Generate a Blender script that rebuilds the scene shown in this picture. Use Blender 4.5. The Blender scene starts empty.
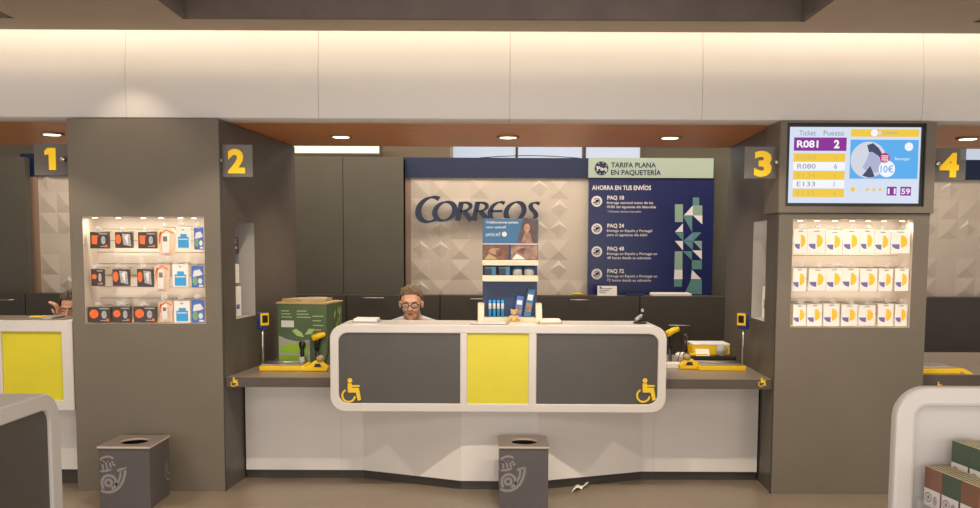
import bpy, bmesh, math, random
from mathutils import Vector, Matrix, noise
random.seed(7)
S = bpy.context.scene
COL = S.collection
PI = math.pi
# ------------------------------------------------------------------ camera
F = 950.0; PITCH = math.radians(4.7); ROLL = math.radians(0.25); EYE = 1.58
HOR = 250.0
YP = HOR + F * math.tan(PITCH)
fwd = Vector((0, math.cos(PITCH), -math.sin(PITCH)))
up0 = Vector((0, math.sin(PITCH), math.cos(PITCH)))
rt0 = Vector((1, 0, 0))
rt = math.cos(ROLL) * rt0 + math.sin(ROLL) * up0
up = math.cos(ROLL) * up0 - math.sin(ROLL) * rt0
cd = bpy.data.cameras.new('camera'); cam = bpy.data.objects.new('camera', cd); COL.objects.link(cam)
cd.sensor_width = 36; cd.lens = F / 980 * 36; cd.shift_y = (YP - 254) / 980; cd.clip_start = .05; cd.clip_end = 100
m = Matrix.Identity(4)
for i in range(3):
    m[i][0] = rt[i]; m[i][1] = up[i]; m[i][2] = -fwd[i]
m[2][3] = EYE
cam.matrix_world = m
S.camera = cam

def at(px, py, Y):
    """world point at depth Y seen at a photo position (measuring aid)"""
    d = fwd + rt * ((px - 490) / F) + up * ((YP - py) / F)
    t = Y / d.y
    return Vector((d.x * t, Y, EYE + d.z * t))
def onz(px, py, z):
    d = fwd + rt * ((px - 490) / F) + up * ((YP - py) / F)
    t = (z - EYE) / d.z
    return Vector((d.x * t, d.y * t, z))
def rect(x0, y0, x1, y1, Y):
    a = at(x0, (y0 + y1) / 2, Y).x; b = at(x1, (y0 + y1) / 2, Y).x
    c = at((x0 + x1) / 2, y1, Y).z; d = at((x0 + x1) / 2, y0, Y).z
    return a, b, c, d

# ------------------------------------------------------------------ materials
def lin(c):
    def f(v):
        v /= 255.0
        return v / 12.92 if v <= .04045 else ((v + .055) / 1.055) ** 2.4
    return tuple(f(v) for v in c)
def mat(name, c, rough=.5, metal=0, emit=0, noise_amt=.04, nscale=6, bump=0, bscale=80, spec=.5, alpha=1, coat=0, trans=0, stretch=None):
    m = bpy.data.materials.new(name); m.use_nodes = True
    nt = m.node_tree; b = nt.nodes['Principled BSDF']
    c = lin(c)
    b.inputs['Roughness'].default_value = rough; b.inputs['Metallic'].default_value = metal
    b.inputs['Specular IOR Level'].default_value = spec
    b.inputs['Coat Weight'].default_value = coat
    b.inputs['Transmission Weight'].default_value = trans
    b.inputs['Alpha'].default_value = alpha
    b.inputs['Base Color'].default_value = (*c, 1)
    tc = nt.nodes.new('ShaderNodeTexCoord')
    src = tc.outputs['Object']
    if stretch:
        mp = nt.nodes.new('ShaderNodeMapping'); mp.inputs['Scale'].default_value = stretch
        nt.links.new(src, mp.inputs['Vector']); src = mp.outputs['Vector']
    if noise_amt:
        n = nt.nodes.new('ShaderNodeTexNoise'); n.inputs['Scale'].default_value = nscale; n.inputs['Detail'].default_value = 4
        nt.links.new(src, n.inputs['Vector'])
        r = nt.nodes.new('ShaderNodeValToRGB')
        r.color_ramp.elements[0].position = .3; r.color_ramp.elements[1].position = .7
        r.color_ramp.elements[0].color = (*[v * (1 - noise_amt * 1.5) for v in c], 1)
        r.color_ramp.elements[1].color = (*[min(1, v * (1 + noise_amt * 1.5)) for v in c], 1)
        nt.links.new(n.outputs['Fac'], r.inputs['Fac']); nt.links.new(r.outputs['Color'], b.inputs['Base Color'])
    if bump:
        n2 = nt.nodes.new('ShaderNodeTexNoise'); n2.inputs['Scale'].default_value = bscale
        nt.links.new(src, n2.inputs['Vector'])
        bp = nt.nodes.new('ShaderNodeBump'); bp.inputs['Strength'].default_value = bump; bp.inputs['Distance'].default_value = .01
        nt.links.new(n2.outputs['Fac'], bp.inputs['Height']); nt.links.new(bp.outputs['Normal'], b.inputs['Normal'])
    if emit:
        b.inputs['Emission Color'].default_value = (*c, 1); b.inputs['Emission Strength'].default_value = emit
    return m
M = {}
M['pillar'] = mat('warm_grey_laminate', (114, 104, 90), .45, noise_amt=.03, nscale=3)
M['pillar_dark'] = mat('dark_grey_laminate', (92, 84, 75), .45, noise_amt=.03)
M['dark'] = mat('charcoal_laminate', (78, 73, 68), .4, noise_amt=.03)
M['cabinet'] = mat('dark_cabinet', (74, 68, 62), .5, noise_amt=.03)
M['tall'] = mat('olive_grey_laminate', (88, 84, 72), .5, noise_amt=.03)
M['white'] = mat('white_solid_surface', (214, 207, 201), .35, noise_amt=.012)
M['base'] = mat('white_base', (234, 228, 222), .4, noise_amt=.012)
M['yellow'] = mat('yellow_panel', (218, 204, 40), .35, noise_amt=.015)
M['sym'] = mat('yellow_symbol', (240, 200, 40), .4, noise_amt=0)
M['digit'] = mat('yellow_digit', (255, 205, 10), .4, noise_amt=0, emit=.25)
M['plate'] = mat('grey_acrylic', (128, 120, 114), .2, noise_amt=0, alpha=.72)
M['steel'] = mat('brushed_steel', (190, 188, 184), .3, metal=1, noise_amt=.02)
M['worktop'] = mat('taupe_worktop', (132, 119, 106), .35, noise_amt=.05, nscale=20)
M['wtedge'] = mat('worktop_edge', (84, 74, 65), .5, noise_amt=.03)
M['kick'] = mat('kickboard', (66, 62, 57), .35, noise_amt=.03)
M['floor'] = mat('floor_tile', (136, 121, 104), .3, noise_amt=.05, nscale=2.5, spec=.4)
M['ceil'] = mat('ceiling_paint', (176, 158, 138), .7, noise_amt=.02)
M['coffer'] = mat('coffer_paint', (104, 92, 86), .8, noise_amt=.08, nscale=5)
M['bulk'] = mat('bulkhead_gloss', (226, 219, 212), .42, noise_amt=.008, coat=0)
M['blue'] = mat('navy_panel', (22, 38, 74), .4, noise_amt=.03)
M['poster'] = mat('poster_blue', (27, 36, 88), .3, noise_amt=.04)
M['mint'] = mat('poster_mint', (172, 188, 172), .4, noise_amt=.02)
M['tile'] = mat('beige_relief', (214, 200, 184), .5, noise_amt=.02)
M['pink'] = mat('reveal', (170, 140, 120), .5, noise_amt=.02)
M['black'] = mat('black_plastic', (30, 28, 27), .35, noise_amt=.02)
M['paper'] = mat('paper', (240, 234, 226), .6, noise_amt=.01)
M['lite'] = mat('poster_white', (232, 226, 224), .5, noise_amt=0)
M['dl'] = mat('downlight_glow', (255, 238, 205), .5, emit=5, noise_amt=0)
M['ndl'] = mat('niche_light_glow', (255, 240, 215), .5, emit=4, noise_amt=0)
M['sky'] = mat('window_daylight', (196, 208, 226), .3, emit=.75, noise_amt=.02)
M['tube'] = mat('lamp_strip', (255, 240, 214), .5, emit=1.0, noise_amt=0)
M['farwall'] = mat('far_wall', (150, 140, 120), .7, noise_amt=.02)
M['niche'] = mat('niche_white', (214, 202, 188), .5, noise_amt=.01)
M['lens'] = mat('spectacle_lens', (160, 160, 165), .1, noise_amt=0, alpha=.12)
M['navy'] = mat('letter_navy', (22, 34, 66), .35, noise_amt=.02)
M['bliss'] = mat('blister_card_print', (232, 200, 176), .4, noise_amt=.05, nscale=30)
M['silverp'] = mat('pale_grey_panel', (204, 198, 194), .45, noise_amt=.01)
M['nicheg'] = mat('niche_grey', (176, 170, 164), .5, noise_amt=.02)
M['green'] = mat('carton_green', (84, 104, 70), .5, noise_amt=.06)
M['lime'] = mat('carton_lime', (150, 190, 50), .5, noise_amt=.05)
M['leafp'] = mat('carton_leaf', (178, 200, 130), .5, noise_amt=.05)
M['kraft'] = mat('carton_kraft', (186, 160, 112), .6, noise_amt=.05)
M['ygl'] = mat('yellow_plastic', (246, 200, 10), .35, noise_amt=.02)
M['bluep'] = mat('blue_plastic', (42, 62, 130), .4, noise_amt=.02)
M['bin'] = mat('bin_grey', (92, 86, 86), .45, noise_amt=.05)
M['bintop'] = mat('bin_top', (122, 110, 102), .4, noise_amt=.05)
M['binedge'] = mat('bin_edge', (205, 190, 175), .4, noise_amt=0)
M['emb'] = mat('emblem_grey', (146, 140, 140), .5, noise_amt=0)
M['orange'] = mat('orange_print', (240, 110, 40), .4, noise_amt=.1, nscale=40)
M['pack'] = mat('dark_pack', (62, 46, 40), .3, noise_amt=.1, nscale=30)
M['silver'] = mat('silver_print', (170, 168, 170), .3, noise_amt=.2, nscale=30)
M['sim'] = mat('sky_blue_print', (50, 160, 224), .4, noise_amt=.03)
M['sim2'] = mat('mid_blue_print', (70, 110, 190), .4, noise_amt=.15, nscale=30)
M['grn'] = mat('green_print', (120, 170, 110), .4, noise_amt=.1, nscale=30)
M['clear'] = mat('clear_blister', (240, 232, 224), .1, noise_amt=0, alpha=.12)
M['vio'] = mat('violet_print', (112, 104, 170), .4, noise_amt=.02)
M['env'] = mat('card_white', (246, 240, 232), .5, noise_amt=.01)
M['sun'] = mat('yellow_print', (250, 196, 40), .4, noise_amt=.01)
M['skin'] = mat('skin', (222, 168, 138), .5, noise_amt=.06, nscale=30)
M['hair'] = mat('brown_hair', (112, 88, 60), .6, noise_amt=.25, nscale=60, bump=.5, bscale=120)
M['hair2'] = mat('dark_hair', (88, 70, 58), .6, noise_amt=.25, nscale=60, bump=.5, bscale=120)
M['shirt'] = mat('pale_blue_shirt', (178, 188, 192), .7, noise_amt=.04, nscale=20)
M['shirt2'] = mat('dark_shirt', (70, 66, 64), .7, noise_amt=.04, nscale=20)
M['trous'] = mat('navy_trousers', (44, 46, 60), .8, noise_amt=.04)
M['lip'] = mat('lips', (170, 92, 80), .5, noise_amt=0)
M['eye'] = mat('eye_white', (226, 220, 212), .2, noise_amt=0)
M['iris'] = mat('iris', (56, 40, 30), .2, noise_amt=0)
M['unic'] = mat('unicef_blue', (54, 108, 152), .4, noise_amt=.03)
M['unid'] = mat('stand_navy', (24, 50, 96), .4, noise_amt=.05)
M['photo1'] = mat('brown_photo', (120, 78, 58), .4, noise_amt=.35, nscale=28)
M['photo2'] = mat('rose_photo', (150, 116, 100), .4, noise_amt=.35, nscale=26)
M['photo3'] = mat('dusk_photo', (86, 66, 64), .4, noise_amt=.25, nscale=24)
M['photo4'] = mat('tan_photo', (182, 140, 112), .4, noise_amt=.2, nscale=40)
M['bear'] = mat('tan_plush', (206, 172, 124), .9, noise_amt=.1, nscale=60, bump=.6)
M['beige'] = mat('stand_cream', (226, 210, 186), .5, noise_amt=.01)
M['teal'] = mat('mosaic_teal', (92, 138, 136), .4, noise_amt=.02)
M['sage'] = mat('mosaic_sage', (142, 166, 152), .4, noise_amt=.02)
M['steelblue'] = mat('mosaic_blue', (104, 138, 170), .4, noise_amt=.02)
M['brownbox'] = mat('brown_pack', (140, 98, 78), .5, noise_amt=.06)
M['greenbox'] = mat('green_pack', (78, 96, 76), .5, noise_amt=.06)
M['cream'] = mat('cream_edge', (212, 200, 160), .5, noise_amt=.05)
M['acr'] = mat('clear_acrylic', (225, 225, 225), .05, noise_amt=0, alpha=.22)
M['greyroll'] = mat('grey_roll', (170, 166, 160), .5, noise_amt=.02)
# wood soffit
def wood():
    m = mat('wood_soffit', (226, 152, 96), .4, noise_amt=.12, nscale=5, stretch=(.6, 9, 1))
    return m
M['wood'] = wood()
def em(name, c, e=.95):
    m = mat(name, c, .35, emit=e, noise_amt=0, spec=.2)
    m.node_tree.nodes['Principled BSDF'].inputs['Base Color'].default_value = (.02, .02, .02, 1)
    return m
M['s_bg'] = em('screen_white', (218, 228, 246)); M['s_pur'] = em('screen_purple', (140, 40, 150)); M['s_yel'] = em('screen_yellow', (246, 204, 60))
M['s_blue'] = em('screen_blue', (90, 176, 240)); M['s_txt'] = em('screen_grey_text', (150, 160, 176)); M['s_w'] = em('screen_bright', (248, 250, 255))
M['s_pale'] = em('screen_pale', (214, 218, 230)); M['s_dk'] = em('screen_shade', (74, 84, 120), .7); M['s_ytx'] = em('screen_pale_text', (226, 190, 90)); M['s_mag'] = em('screen_magenta', (190, 40, 110)); M['s_lil'] = em('screen_lilac', (178, 180, 214))

# ------------------------------------------------------------------ mesh builder
class MB:
    def __init__(s): s.v = []; s.f = []; s.mi = []; s.mats = []; s.sm = []
    def mid(s, m):
        m = M[m] if isinstance(m, str) else m
        if m not in s.mats: s.mats.append(m)
        return s.mats.index(m)
    def add(s, vs, fs, m, smooth=False):
        o = len(s.v); k = s.mid(m); s.v += [Vector(v) for v in vs]
        for f in fs:
            s.f.append([i + o for i in f]); s.mi.append(k); s.sm.append(smooth)
        return s
    def quad(s, a, b, c, d, m): return s.add([a, b, c, d], [(0, 1, 2, 3)], m)
    def box(s, x0, x1, y0, y1, z0, z1, m, bev=0, T=None):
        bm = bmesh.new(); bmesh.ops.create_cube(bm, size=1)
        for v in bm.verts:
            v.co = Vector(((x0 + x1) / 2 + v.co.x * (x1 - x0), (y0 + y1) / 2 + v.co.y * (y1 - y0), (z0 + z1) / 2 + v.co.z * (z1 - z0)))
        if bev: bmesh.ops.bevel(bm, geom=list(bm.edges), offset=bev, segments=2, affect='EDGES', profile=.5)
        return s.bm(bm, m, False, T)
    def bm(s, bm, m, smooth=False, T=None):
        bm.verts.ensure_lookup_table(); bm.verts.index_update()
        vs = [(T @ v.co if T else v.co.copy()) for v in bm.verts]; fs = [[v.index for v in f.verts] for f in bm.faces]
        bm.free(); return s.add(vs, fs, m, smooth)
    def prism(s, poly, a, b, axis, m, smooth=False):
        """poly: 2-D outline; extruded a..b along axis ('x','y','z')"""
        n = len(poly)
        def P(p, t):
            if axis == 'x': return (t, p[0], p[1])
            if axis == 'y': return (p[0], t, p[1])
            return (p[0], p[1], t)
        vs = [P(p, a) for p in poly] + [P(p, b) for p in poly]
        fs = [tuple(range(n)), tuple(range(2 * n - 1, n - 1, -1))] + [(i, i + n, (i + 1) % n + n, (i + 1) % n) for i in range(n)]
        return s.add(vs, fs, m, smooth)
    def ring(s, outer, inner, a, b, m):
        """frame between two outlines of equal point count in x-z, extruded y a..b"""
        n = len(outer); vs = []
        for pl, y in ((outer, a), (inner, a), (outer, b), (inner, b)): vs += [(p[0], y, p[1]) for p in pl]
        fs = []
        for i in range(n):
            j = (i + 1) % n
            fs += [(i, j, n + j, n + i), (2 * n + i, 3 * n + i, 3 * n + j, 2 * n + j), (i, 2 * n + i, 2 * n + j, j), (n + i, n + j, 3 * n + j, 3 * n + i)]
        return s.add(vs, fs, m)
    def tube(s, pts, r, m, seg=10, cap=True):
        pts = [Vector(p) for p in pts]; vs = []; n = len(pts)
        rs = r if isinstance(r, (list, tuple)) else [r] * n
        for i, p in enumerate(pts):
            d = (pts[min(i + 1, n - 1)] - pts[max(i - 1, 0)]).normalized()
            a = d.orthogonal().normalized() if i == 0 else (pa - d * pa.dot(d)).normalized()
            pa = a; b = d.cross(a)
            for k in range(seg):
                t = 2 * PI * k / seg; vs.append(p + (a * math.cos(t) + b * math.sin(t)) * rs[i])
        fs = [(i * seg + k, i * seg + (k + 1) % seg, (i + 1) * seg + (k + 1) % seg, (i + 1) * seg + k) for i in range(n - 1) for k in range(seg)]
        if cap: fs += [tuple(range(seg - 1, -1, -1)), tuple((n - 1) * seg + k for k in range(seg))]
        return s.add(vs, fs, m, True)
    def lathe(s, prof, c, m, seg=24, axis='z', smooth=True):
        vs = []; n = len(prof)
        for r, h in prof:
            for k in range(seg):
                t = 2 * PI * k / seg; a, b = r * math.cos(t), r * math.sin(t)
                p = {'z': (a, b, h), 'y': (a, h, b), 'x': (h, a, b)}[axis]
                vs.append(Vector(c) + Vector(p))
        fs = [(i * seg + k, i * seg + (k + 1) % seg, (i + 1) * seg + (k + 1) % seg, (i + 1) * seg + k) for i in range(n - 1) for k in range(seg)]
        fs += [tuple(range(seg)), tuple((n - 1) * seg + k for k in range(seg))]
        return s.add(vs, fs, m, smooth)
    def ball(s, c, r, m, sub=3):
        bm = bmesh.new(); bmesh.ops.create_icosphere(bm, subdivisions=sub, radius=1)
        r = r if isinstance(r, (tuple, list)) else (r, r, r)
        for v in bm.verts: v.co = Vector(c) + Vector((v.co.x * r[0], v.co.y * r[1], v.co.z * r[2]))
        return s.bm(bm, m, True)
    def caps(s, a, b, ra, rb, m='skin', seg=16):
        a = Vector(a); b = Vector(b); n = 5
        d = (b - a).normalized() if (b - a).length > 1e-6 else Vector((0, 0, 1))
        pts = [a - d * ra * math.cos(k * PI / 2 / n) for k in range(n)] + [a, b] + [b + d * rb * math.sin((k + 1) * PI / 2 / n) for k in range(n)]
        rs = [max(ra * math.sin(k * PI / 2 / n), .0005) for k in range(n)] + [ra, rb] + [max(rb * math.cos((k + 1) * PI / 2 / n), .0005) for k in range(n)]
        return s.tube(pts, rs, m, seg)
    # planar drawing: P origin, u,v axes
    def poly(s, pts, P, u, v, m, th=0):
        n = u.cross(v).normalized()
        if th == 0: return s.add([P + u * a + v * b for a, b in pts], [tuple(range(len(pts)))], m)
        k = len(pts); vs = [P + u * a + v * b for a, b in pts] + [P + u * a + v * b + n * th for a, b in pts]
        return s.add(vs, [tuple(range(k - 1, -1, -1)), tuple(range(k, 2 * k))] + [(i, (i + 1) % k, k + (i + 1) % k, k + i) for i in range(k)], m)
    def rct(s, x0, x1, y0, y1, P, u, v, m, th=0): return s.poly([(x0, y0), (x1, y0), (x1, y1), (x0, y1)], P, u, v, m, th)
    def disc(s, c, r, P, u, v, m, th=0, a0=0, a1=2 * PI, seg=32, ry=None):
        ry = ry or r
        pts = [(c[0] + r * math.cos(a0 + (a1 - a0) * i / seg), c[1] + ry * math.sin(a0 + (a1 - a0) * i / seg)) for i in range(seg + (0 if abs(a1 - a0 - 2 * PI) < 1e-4 else 1))]
        return s.poly(pts, P, u, v, m, th)
    def stroke(s, pts, w, P, u, v, m, th=0, nib=None, closed=False):
        n = len(pts); L = []; Rr = []
        for i in range(n):
            if closed: a = pts[(i - 1) % n]; b = pts[(i + 1) % n]
            else: a = pts[max(i - 1, 0)]; b = pts[min(i + 1, n - 1)]
            dx, dy = b[0] - a[0], b[1] - a[1]; l = math.hypot(dx, dy) or 1
            ww = w[i] if isinstance(w, (list, tuple)) else w
            if nib: # broad-nib pen: direction changes the width
                ang = math.atan2(dy, dx) - nib; ww = ww * (.28 + .72 * abs(math.sin(ang)))
            nx, ny = -dy / l * ww / 2, dx / l * ww / 2
            L.append((pts[i][0] + nx, pts[i][1] + ny)); Rr.append((pts[i][0] - nx, pts[i][1] - ny))
        N = u.cross(v).normalized() * th
        vs = [P + u * a + v * b for a, b in L] + [P + u * a + v * b for a, b in Rr]
        fs = []
        rng = n if closed else n - 1
        for i in range(rng):
            j = (i + 1) % n; fs.append((n + i, n + j, j, i))
        if th:
            k = len(vs); vs2 = vs + [q + N for q in vs]; f2 = []
            for f in fs: f2.append(tuple(reversed(f))); f2.append(tuple(q + k for q in f))
            for i in range(rng):
                j = (i + 1) % n
                f2 += [(i, j, j + k, i + k), (n + j, n + i, n + i + k, n + j + k)]
            if not closed: f2 += [(0, k, n + k, n), (n - 1, 2 * n - 1, 2 * n - 1 + k, n - 1 + k)]
            return s.add(vs2, f2, m)
        return s.add(vs, fs, m)
    def text(s, t, P, u, v, h, m, w=None, bold=0, th=0, align='L', shear=0):
        cu = bpy.data.curves.new('t', 'FONT'); cu.body = t; cu.size = 1; cu.offset = bold; cu.extrude = 0; cu.shear = shear; cu.resolution_u = 3
        o = bpy.data.objects.new('t', cu); COL.objects.link(o)
        dg = bpy.context.evaluated_depsgraph_get(); me = bpy.data.meshes.new_from_object(o.evaluated_get(dg))
        vs = [x.co.copy() for x in me.vertices]; fs = [tuple(p.vertices) for p in me.polygons]
        bpy.data.objects.remove(o); bpy.data.curves.remove(cu); bpy.data.meshes.remove(me)
        if not vs: return s
        x0 = min(q.x for q in vs); x1 = max(q.x for q in vs)
        sy = h / .72; sx = (w / (x1 - x0)) if w else sy
        W_ = (x1 - x0) * sx; off = {'L': 0, 'C': -W_ / 2, 'R': -W_}[align]
        N = u.cross(v).normalized()
        pv = [P + u * ((q.x - x0) * sx + off) + v * (q.y * sy) + N * th for q in vs]
        k = len(pv)
        if th:
            # side walls from boundary edges
            cnt = {}
            for f in fs:
                for i in range(len(f)):
                    e = (f[i], f[(i + 1) % len(f)]); cnt[e] = 1
            side = [(b, a, a + k, b + k) for a, b in cnt if (b, a) not in cnt]
            pv = pv + [q - N * th for q in pv]; fs = fs + side
        return s.add(pv, fs, m)
    def build(s, name, parent=None, bevel=0, loc=None, recalc=True):
        me = bpy.data.meshes.new(name)
        o = bpy.data.objects.new(name, me); COL.objects.link(o)
        off = Vector((0, 0, 0))
        if loc is not None: off = Vector(loc); o.location = off
        else:
            r_ = parent
            while r_ is not None:
                if r_.get('_w'): off = Vector(r_['_w']); break
                r_ = r_.parent
        me.from_pydata([v - off for v in s.v], [], s.f)
        for mm in s.mats: me.materials.append(mm)
        for p, k, q in zip(me.polygons, s.mi, s.sm): p.material_index = k; p.use_smooth = q
        if recalc:
            b = bmesh.new(); b.from_mesh(me); bmesh.ops.recalc_face_normals(b, faces=b.faces); b.to_mesh(me); b.free()
        if parent is not None:
            o.parent = parent
        if bevel:
            bv = o.modifiers.new('bevel', 'BEVEL'); bv.width = bevel; bv.segments = 2; bv.limit_method = 'ANGLE'
        return o
def tag(o, label, cat=None, group=None, kind=None):
    if label: o['label'] = label
    if cat: o['category'] = cat
    if group: o['group'] = group
    if kind: o['kind'] = kind
    return o
ROOTS = []
def thing(name, label, cat, loc=(0, 0, 0), rz=0, group=None, world=True):
    o = bpy.data.objects.new(name, None); COL.objects.link(o); o.empty_display_size = .1
    o.location = loc; o.rotation_euler = (0, 0, rz); tag(o, label, cat, group)
    if world: o['_w'] = list(loc)      # parts are written in world coordinates and moved to the base
    ROOTS.append(o); return o
def struct(name, mb, **k): return tag(mb.build(name, **k), None, kind='structure')
def dup(src, loc, rz=None, label=None):
    r = src.copy(); COL.objects.link(r); r.location = loc
    if rz is not None: r.rotation_euler = (0, 0, rz)
    if label: r['label'] = label
    for ch in src.children:
        c = ch.copy(); COL.objects.link(c); c.parent = r
        for g in ch.children:
            d = g.copy(); COL.objects.link(d); d.parent = c
    return r
X = Vector((1, 0, 0)); Z = Vector((0, 0, 1))
def rr(x0, x1, z0, z1, r, seg=8, corners=(1, 1, 1, 1)):
    """rounded rectangle outline in x-z, corners bl, br, tr, tl"""
    out = []
    cs = [((x0 + r, z0 + r), PI, corners[0], (x0, z0)), ((x1 - r, z0 + r), 1.5 * PI, corners[1], (x1, z0)), ((x1 - r, z1 - r), 0, corners[2], (x1, z1)), ((x0 + r, z1 - r), .5 * PI, corners[3], (x0, z1))]
    for c, a, k, q in cs:
        for i in range(seg + 1):
            t = a + PI / 2 * i / seg
            out.append((c[0] + r * math.cos(t), c[1] + r * math.sin(t)) if k else q)
    return out

# ------------------------------------------------------------------ main planes
YF = 6.10      # pillar fronts
YB = 7.70      # back of the wings
YW = 9.30      # back wall of the bays
zs = at(490, 121, 6.16).z          # soffit height
WL = (-1.757, -1.60); WR = (1.872, 1.935)   # inner wing x at front / back
# ------------------------------------------------------------------ floor, ceiling
f = MB(); f.box(-7, 7, -3, 13, -.1, 0, 'floor'); struct('floor', f)
ZC = at(490, 31.5, 6.0).z
c = MB()
c0 = onz(184, 20, ZC); c1 = onz(806, 21, ZC); cl = onz(20, 21, ZC); cr_ = onz(974, 22, ZC)
yh = (c0.y + c1.y) / 2; y0h = 2.6; TH = .55
xs = [-7, -6.0, cl.x, c0.x, c1.x, cr_.x, 6.0, 7]
c.box(-7, 7, yh, 6.0, ZC, ZC + .04, 'ceil'); c.box(-7, 7, -3, y0h, ZC, ZC + .04, 'ceil')
for a, b in ((0, 1), (2, 3), (4, 5), (6, 7)): c.box(xs[a], xs[b], y0h, yh, ZC, ZC + .04, 'ceil')
struct('ceiling', c)
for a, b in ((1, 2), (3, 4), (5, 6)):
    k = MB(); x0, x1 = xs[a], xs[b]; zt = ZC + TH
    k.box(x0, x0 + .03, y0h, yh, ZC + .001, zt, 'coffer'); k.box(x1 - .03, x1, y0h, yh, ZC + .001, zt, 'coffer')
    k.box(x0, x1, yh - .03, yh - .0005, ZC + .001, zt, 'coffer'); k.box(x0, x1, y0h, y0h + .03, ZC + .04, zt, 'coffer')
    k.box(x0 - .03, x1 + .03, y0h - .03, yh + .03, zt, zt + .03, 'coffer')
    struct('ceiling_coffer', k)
# cove top above bulkhead
k = MB(); k.box(-7, 7, 5.7, 6.6, ZC + .6, ZC + .64, 'ceil'); struct('ceiling_cove', k)
# bulkhead panels: softly bulging fascia
prof = [(6.19, zs), (6.165, zs + .015), (6.155, zs + .08), (6.15, zs + .2), (6.155, zs + .33), (6.17, zs + .46), (6.19, zs + .58), (6.2, ZC + .6), (6.3, ZC + .6), (6.3, zs)]
seams = [-7, at(-40, 80, 6.15).x, at(125, 80, 6.15).x, at(318, 80, 6.15).x, at(510, 80, 6.15).x, at(703, 80, 6.15).x, at(924, 80, 6.15).x, 7]
for i in range(7):
    k = MB(); k.prism(prof, seams[i] + .001, seams[i + 1] - .001, 'x', 'bulk')
    o = struct('wall_bulkhead', k)
    for p in o.data.polygons: p.use_smooth = abs(p.normal.x) < .5
    o.data.set_sharp_from_angle(angle=math.radians(35))
k = MB(); k.box(-7, 7, 6.19, YB, zs + .002, zs + .06, 'wood'); struct('ceiling_soffit', k)
k = MB(); k.box(-7, 7, YB, 13, 3.25, 3.3, 'ceil'); k.box(-7, 7, YB - .05, YB, zs + .06, 3.3, 'ceil'); struct('ceiling_rear', k)

# ------------------------------------------------------------------ back of the bays
zt0 = at(490, 295, YW).z; zt1 = at(490, 178, YW).z; zt2 = at(490, 158, YW).z
def relief(mb, x0, x1, z0, z1, Y, n, seed):
    rnd = random.Random(seed)
    nx = max(1, round((x1 - x0) / n)); nz = max(1, round((z1 - z0) / n)); dx = (x1 - x0) / nx; dz = (z1 - z0) / nz
    for i in range(nx):
        for j in range(nz):
            a, b = x0 + i * dx, x0 + (i + 1) * dx; c_, d = z0 + j * dz, z0 + (j + 1) * dz
            t = rnd.random(); mx, mz = (a + b) / 2, (c_ + d) / 2
            h = .017
            cor = [(a, Y, c_), (b, Y, c_), (b, Y, d), (a, Y, d)]
            if t < .16: # shallow pyramid
                mb.add(cor + [(mx, Y - h * .8, mz)], [(0, 1, 4), (1, 2, 4), (2, 3, 4), (3, 0, 4)], 'tile')
            elif t < .46: # folded diamond with its ridge close to the upper corner
                q = .9; L_, R_2, T_, B_ = (mx - dx / 2 * q, Y, mz), (mx + dx / 2 * q, Y, mz), (mx, Y, mz + dz / 2 * q), (mx, Y, mz - dz / 2 * q); ap = (mx, Y - h, mz + dz * .26)
                mb.add(cor + [B_, R_2, T_, L_, ap, (mx, Y, c_), (b, Y, mz), (mx, Y, d), (a, Y, mz)],
                       [(4, 5, 8), (5, 6, 8), (6, 7, 8), (7, 4, 8), (0, 9, 4, 7), (0, 7, 12), (9, 1, 5, 4), (1, 10, 5), (10, 2, 6, 5), (2, 11, 6), (11, 3, 7, 6), (3, 12, 7)], 'tile')
            elif t < .66: # triangular lip along the lower edge
                mb.add(cor + [(mx, Y, d), (mx, Y - h * .9, c_ + dz * .42)], [(0, 1, 5), (1, 2, 5), (2, 4, 5), (4, 3, 5), (3, 0, 5)], 'tile')
            else: mb.add(cor, [(0, 1, 2, 3)], 'tile')
def backwall(mb, x0, x1): mb.box(x0, x1, YW + .04, YW + .12, 0, zt1, 'tile')
xa, xb = at(411, 235, YW).x, at(588.5, 235, YW).x
k = MB(); relief(k, xa, xb, zt0 - .05, zt1, YW, .19, 3); k.box(xa - .08, xb, YW + .04, YW + .12, 0, zt1, 'tile'); struct('wall_back', k, recalc=False)
k = MB(); k.box(at(404, 235, YW).x - .02, xa, YW + .0, YW + .06, zt0 - .05, zt1, 'pink'); struct('trim_1', k)
xp = at(713, 235, YW).x
k = MB(); k.box(at(403.5, 168, YW).x, at(587.5, 168, YW).x, YW - .03, YW + .12, zt1, zt2, 'blue'); struct('trim_2', k)
# dark tall panels either side
k = MB(); xl0, xl1, _, ztp = rect(255, 157, 403.5, 295, 9.1)
xm = at(343, 200, 9.1).x
k.box(xl0, xm - .002, 9.1, 9.3, 0, ztp, 'tall'); k.box(xm + .002, xl1, 9.1, 9.3, 0, ztp, 'tall'); k.box(xl0, xl1, 9.13, 9.3, 0, ztp - .01, 'tall'); struct('wall_partition', k, bevel=.003)
k = MB(); k.box(xp, at(760, 235, YW).x, YW + .02, YW + .14, 0, at(720, 157, YW).z, 'tall'); struct('wall_partition', k)
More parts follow.
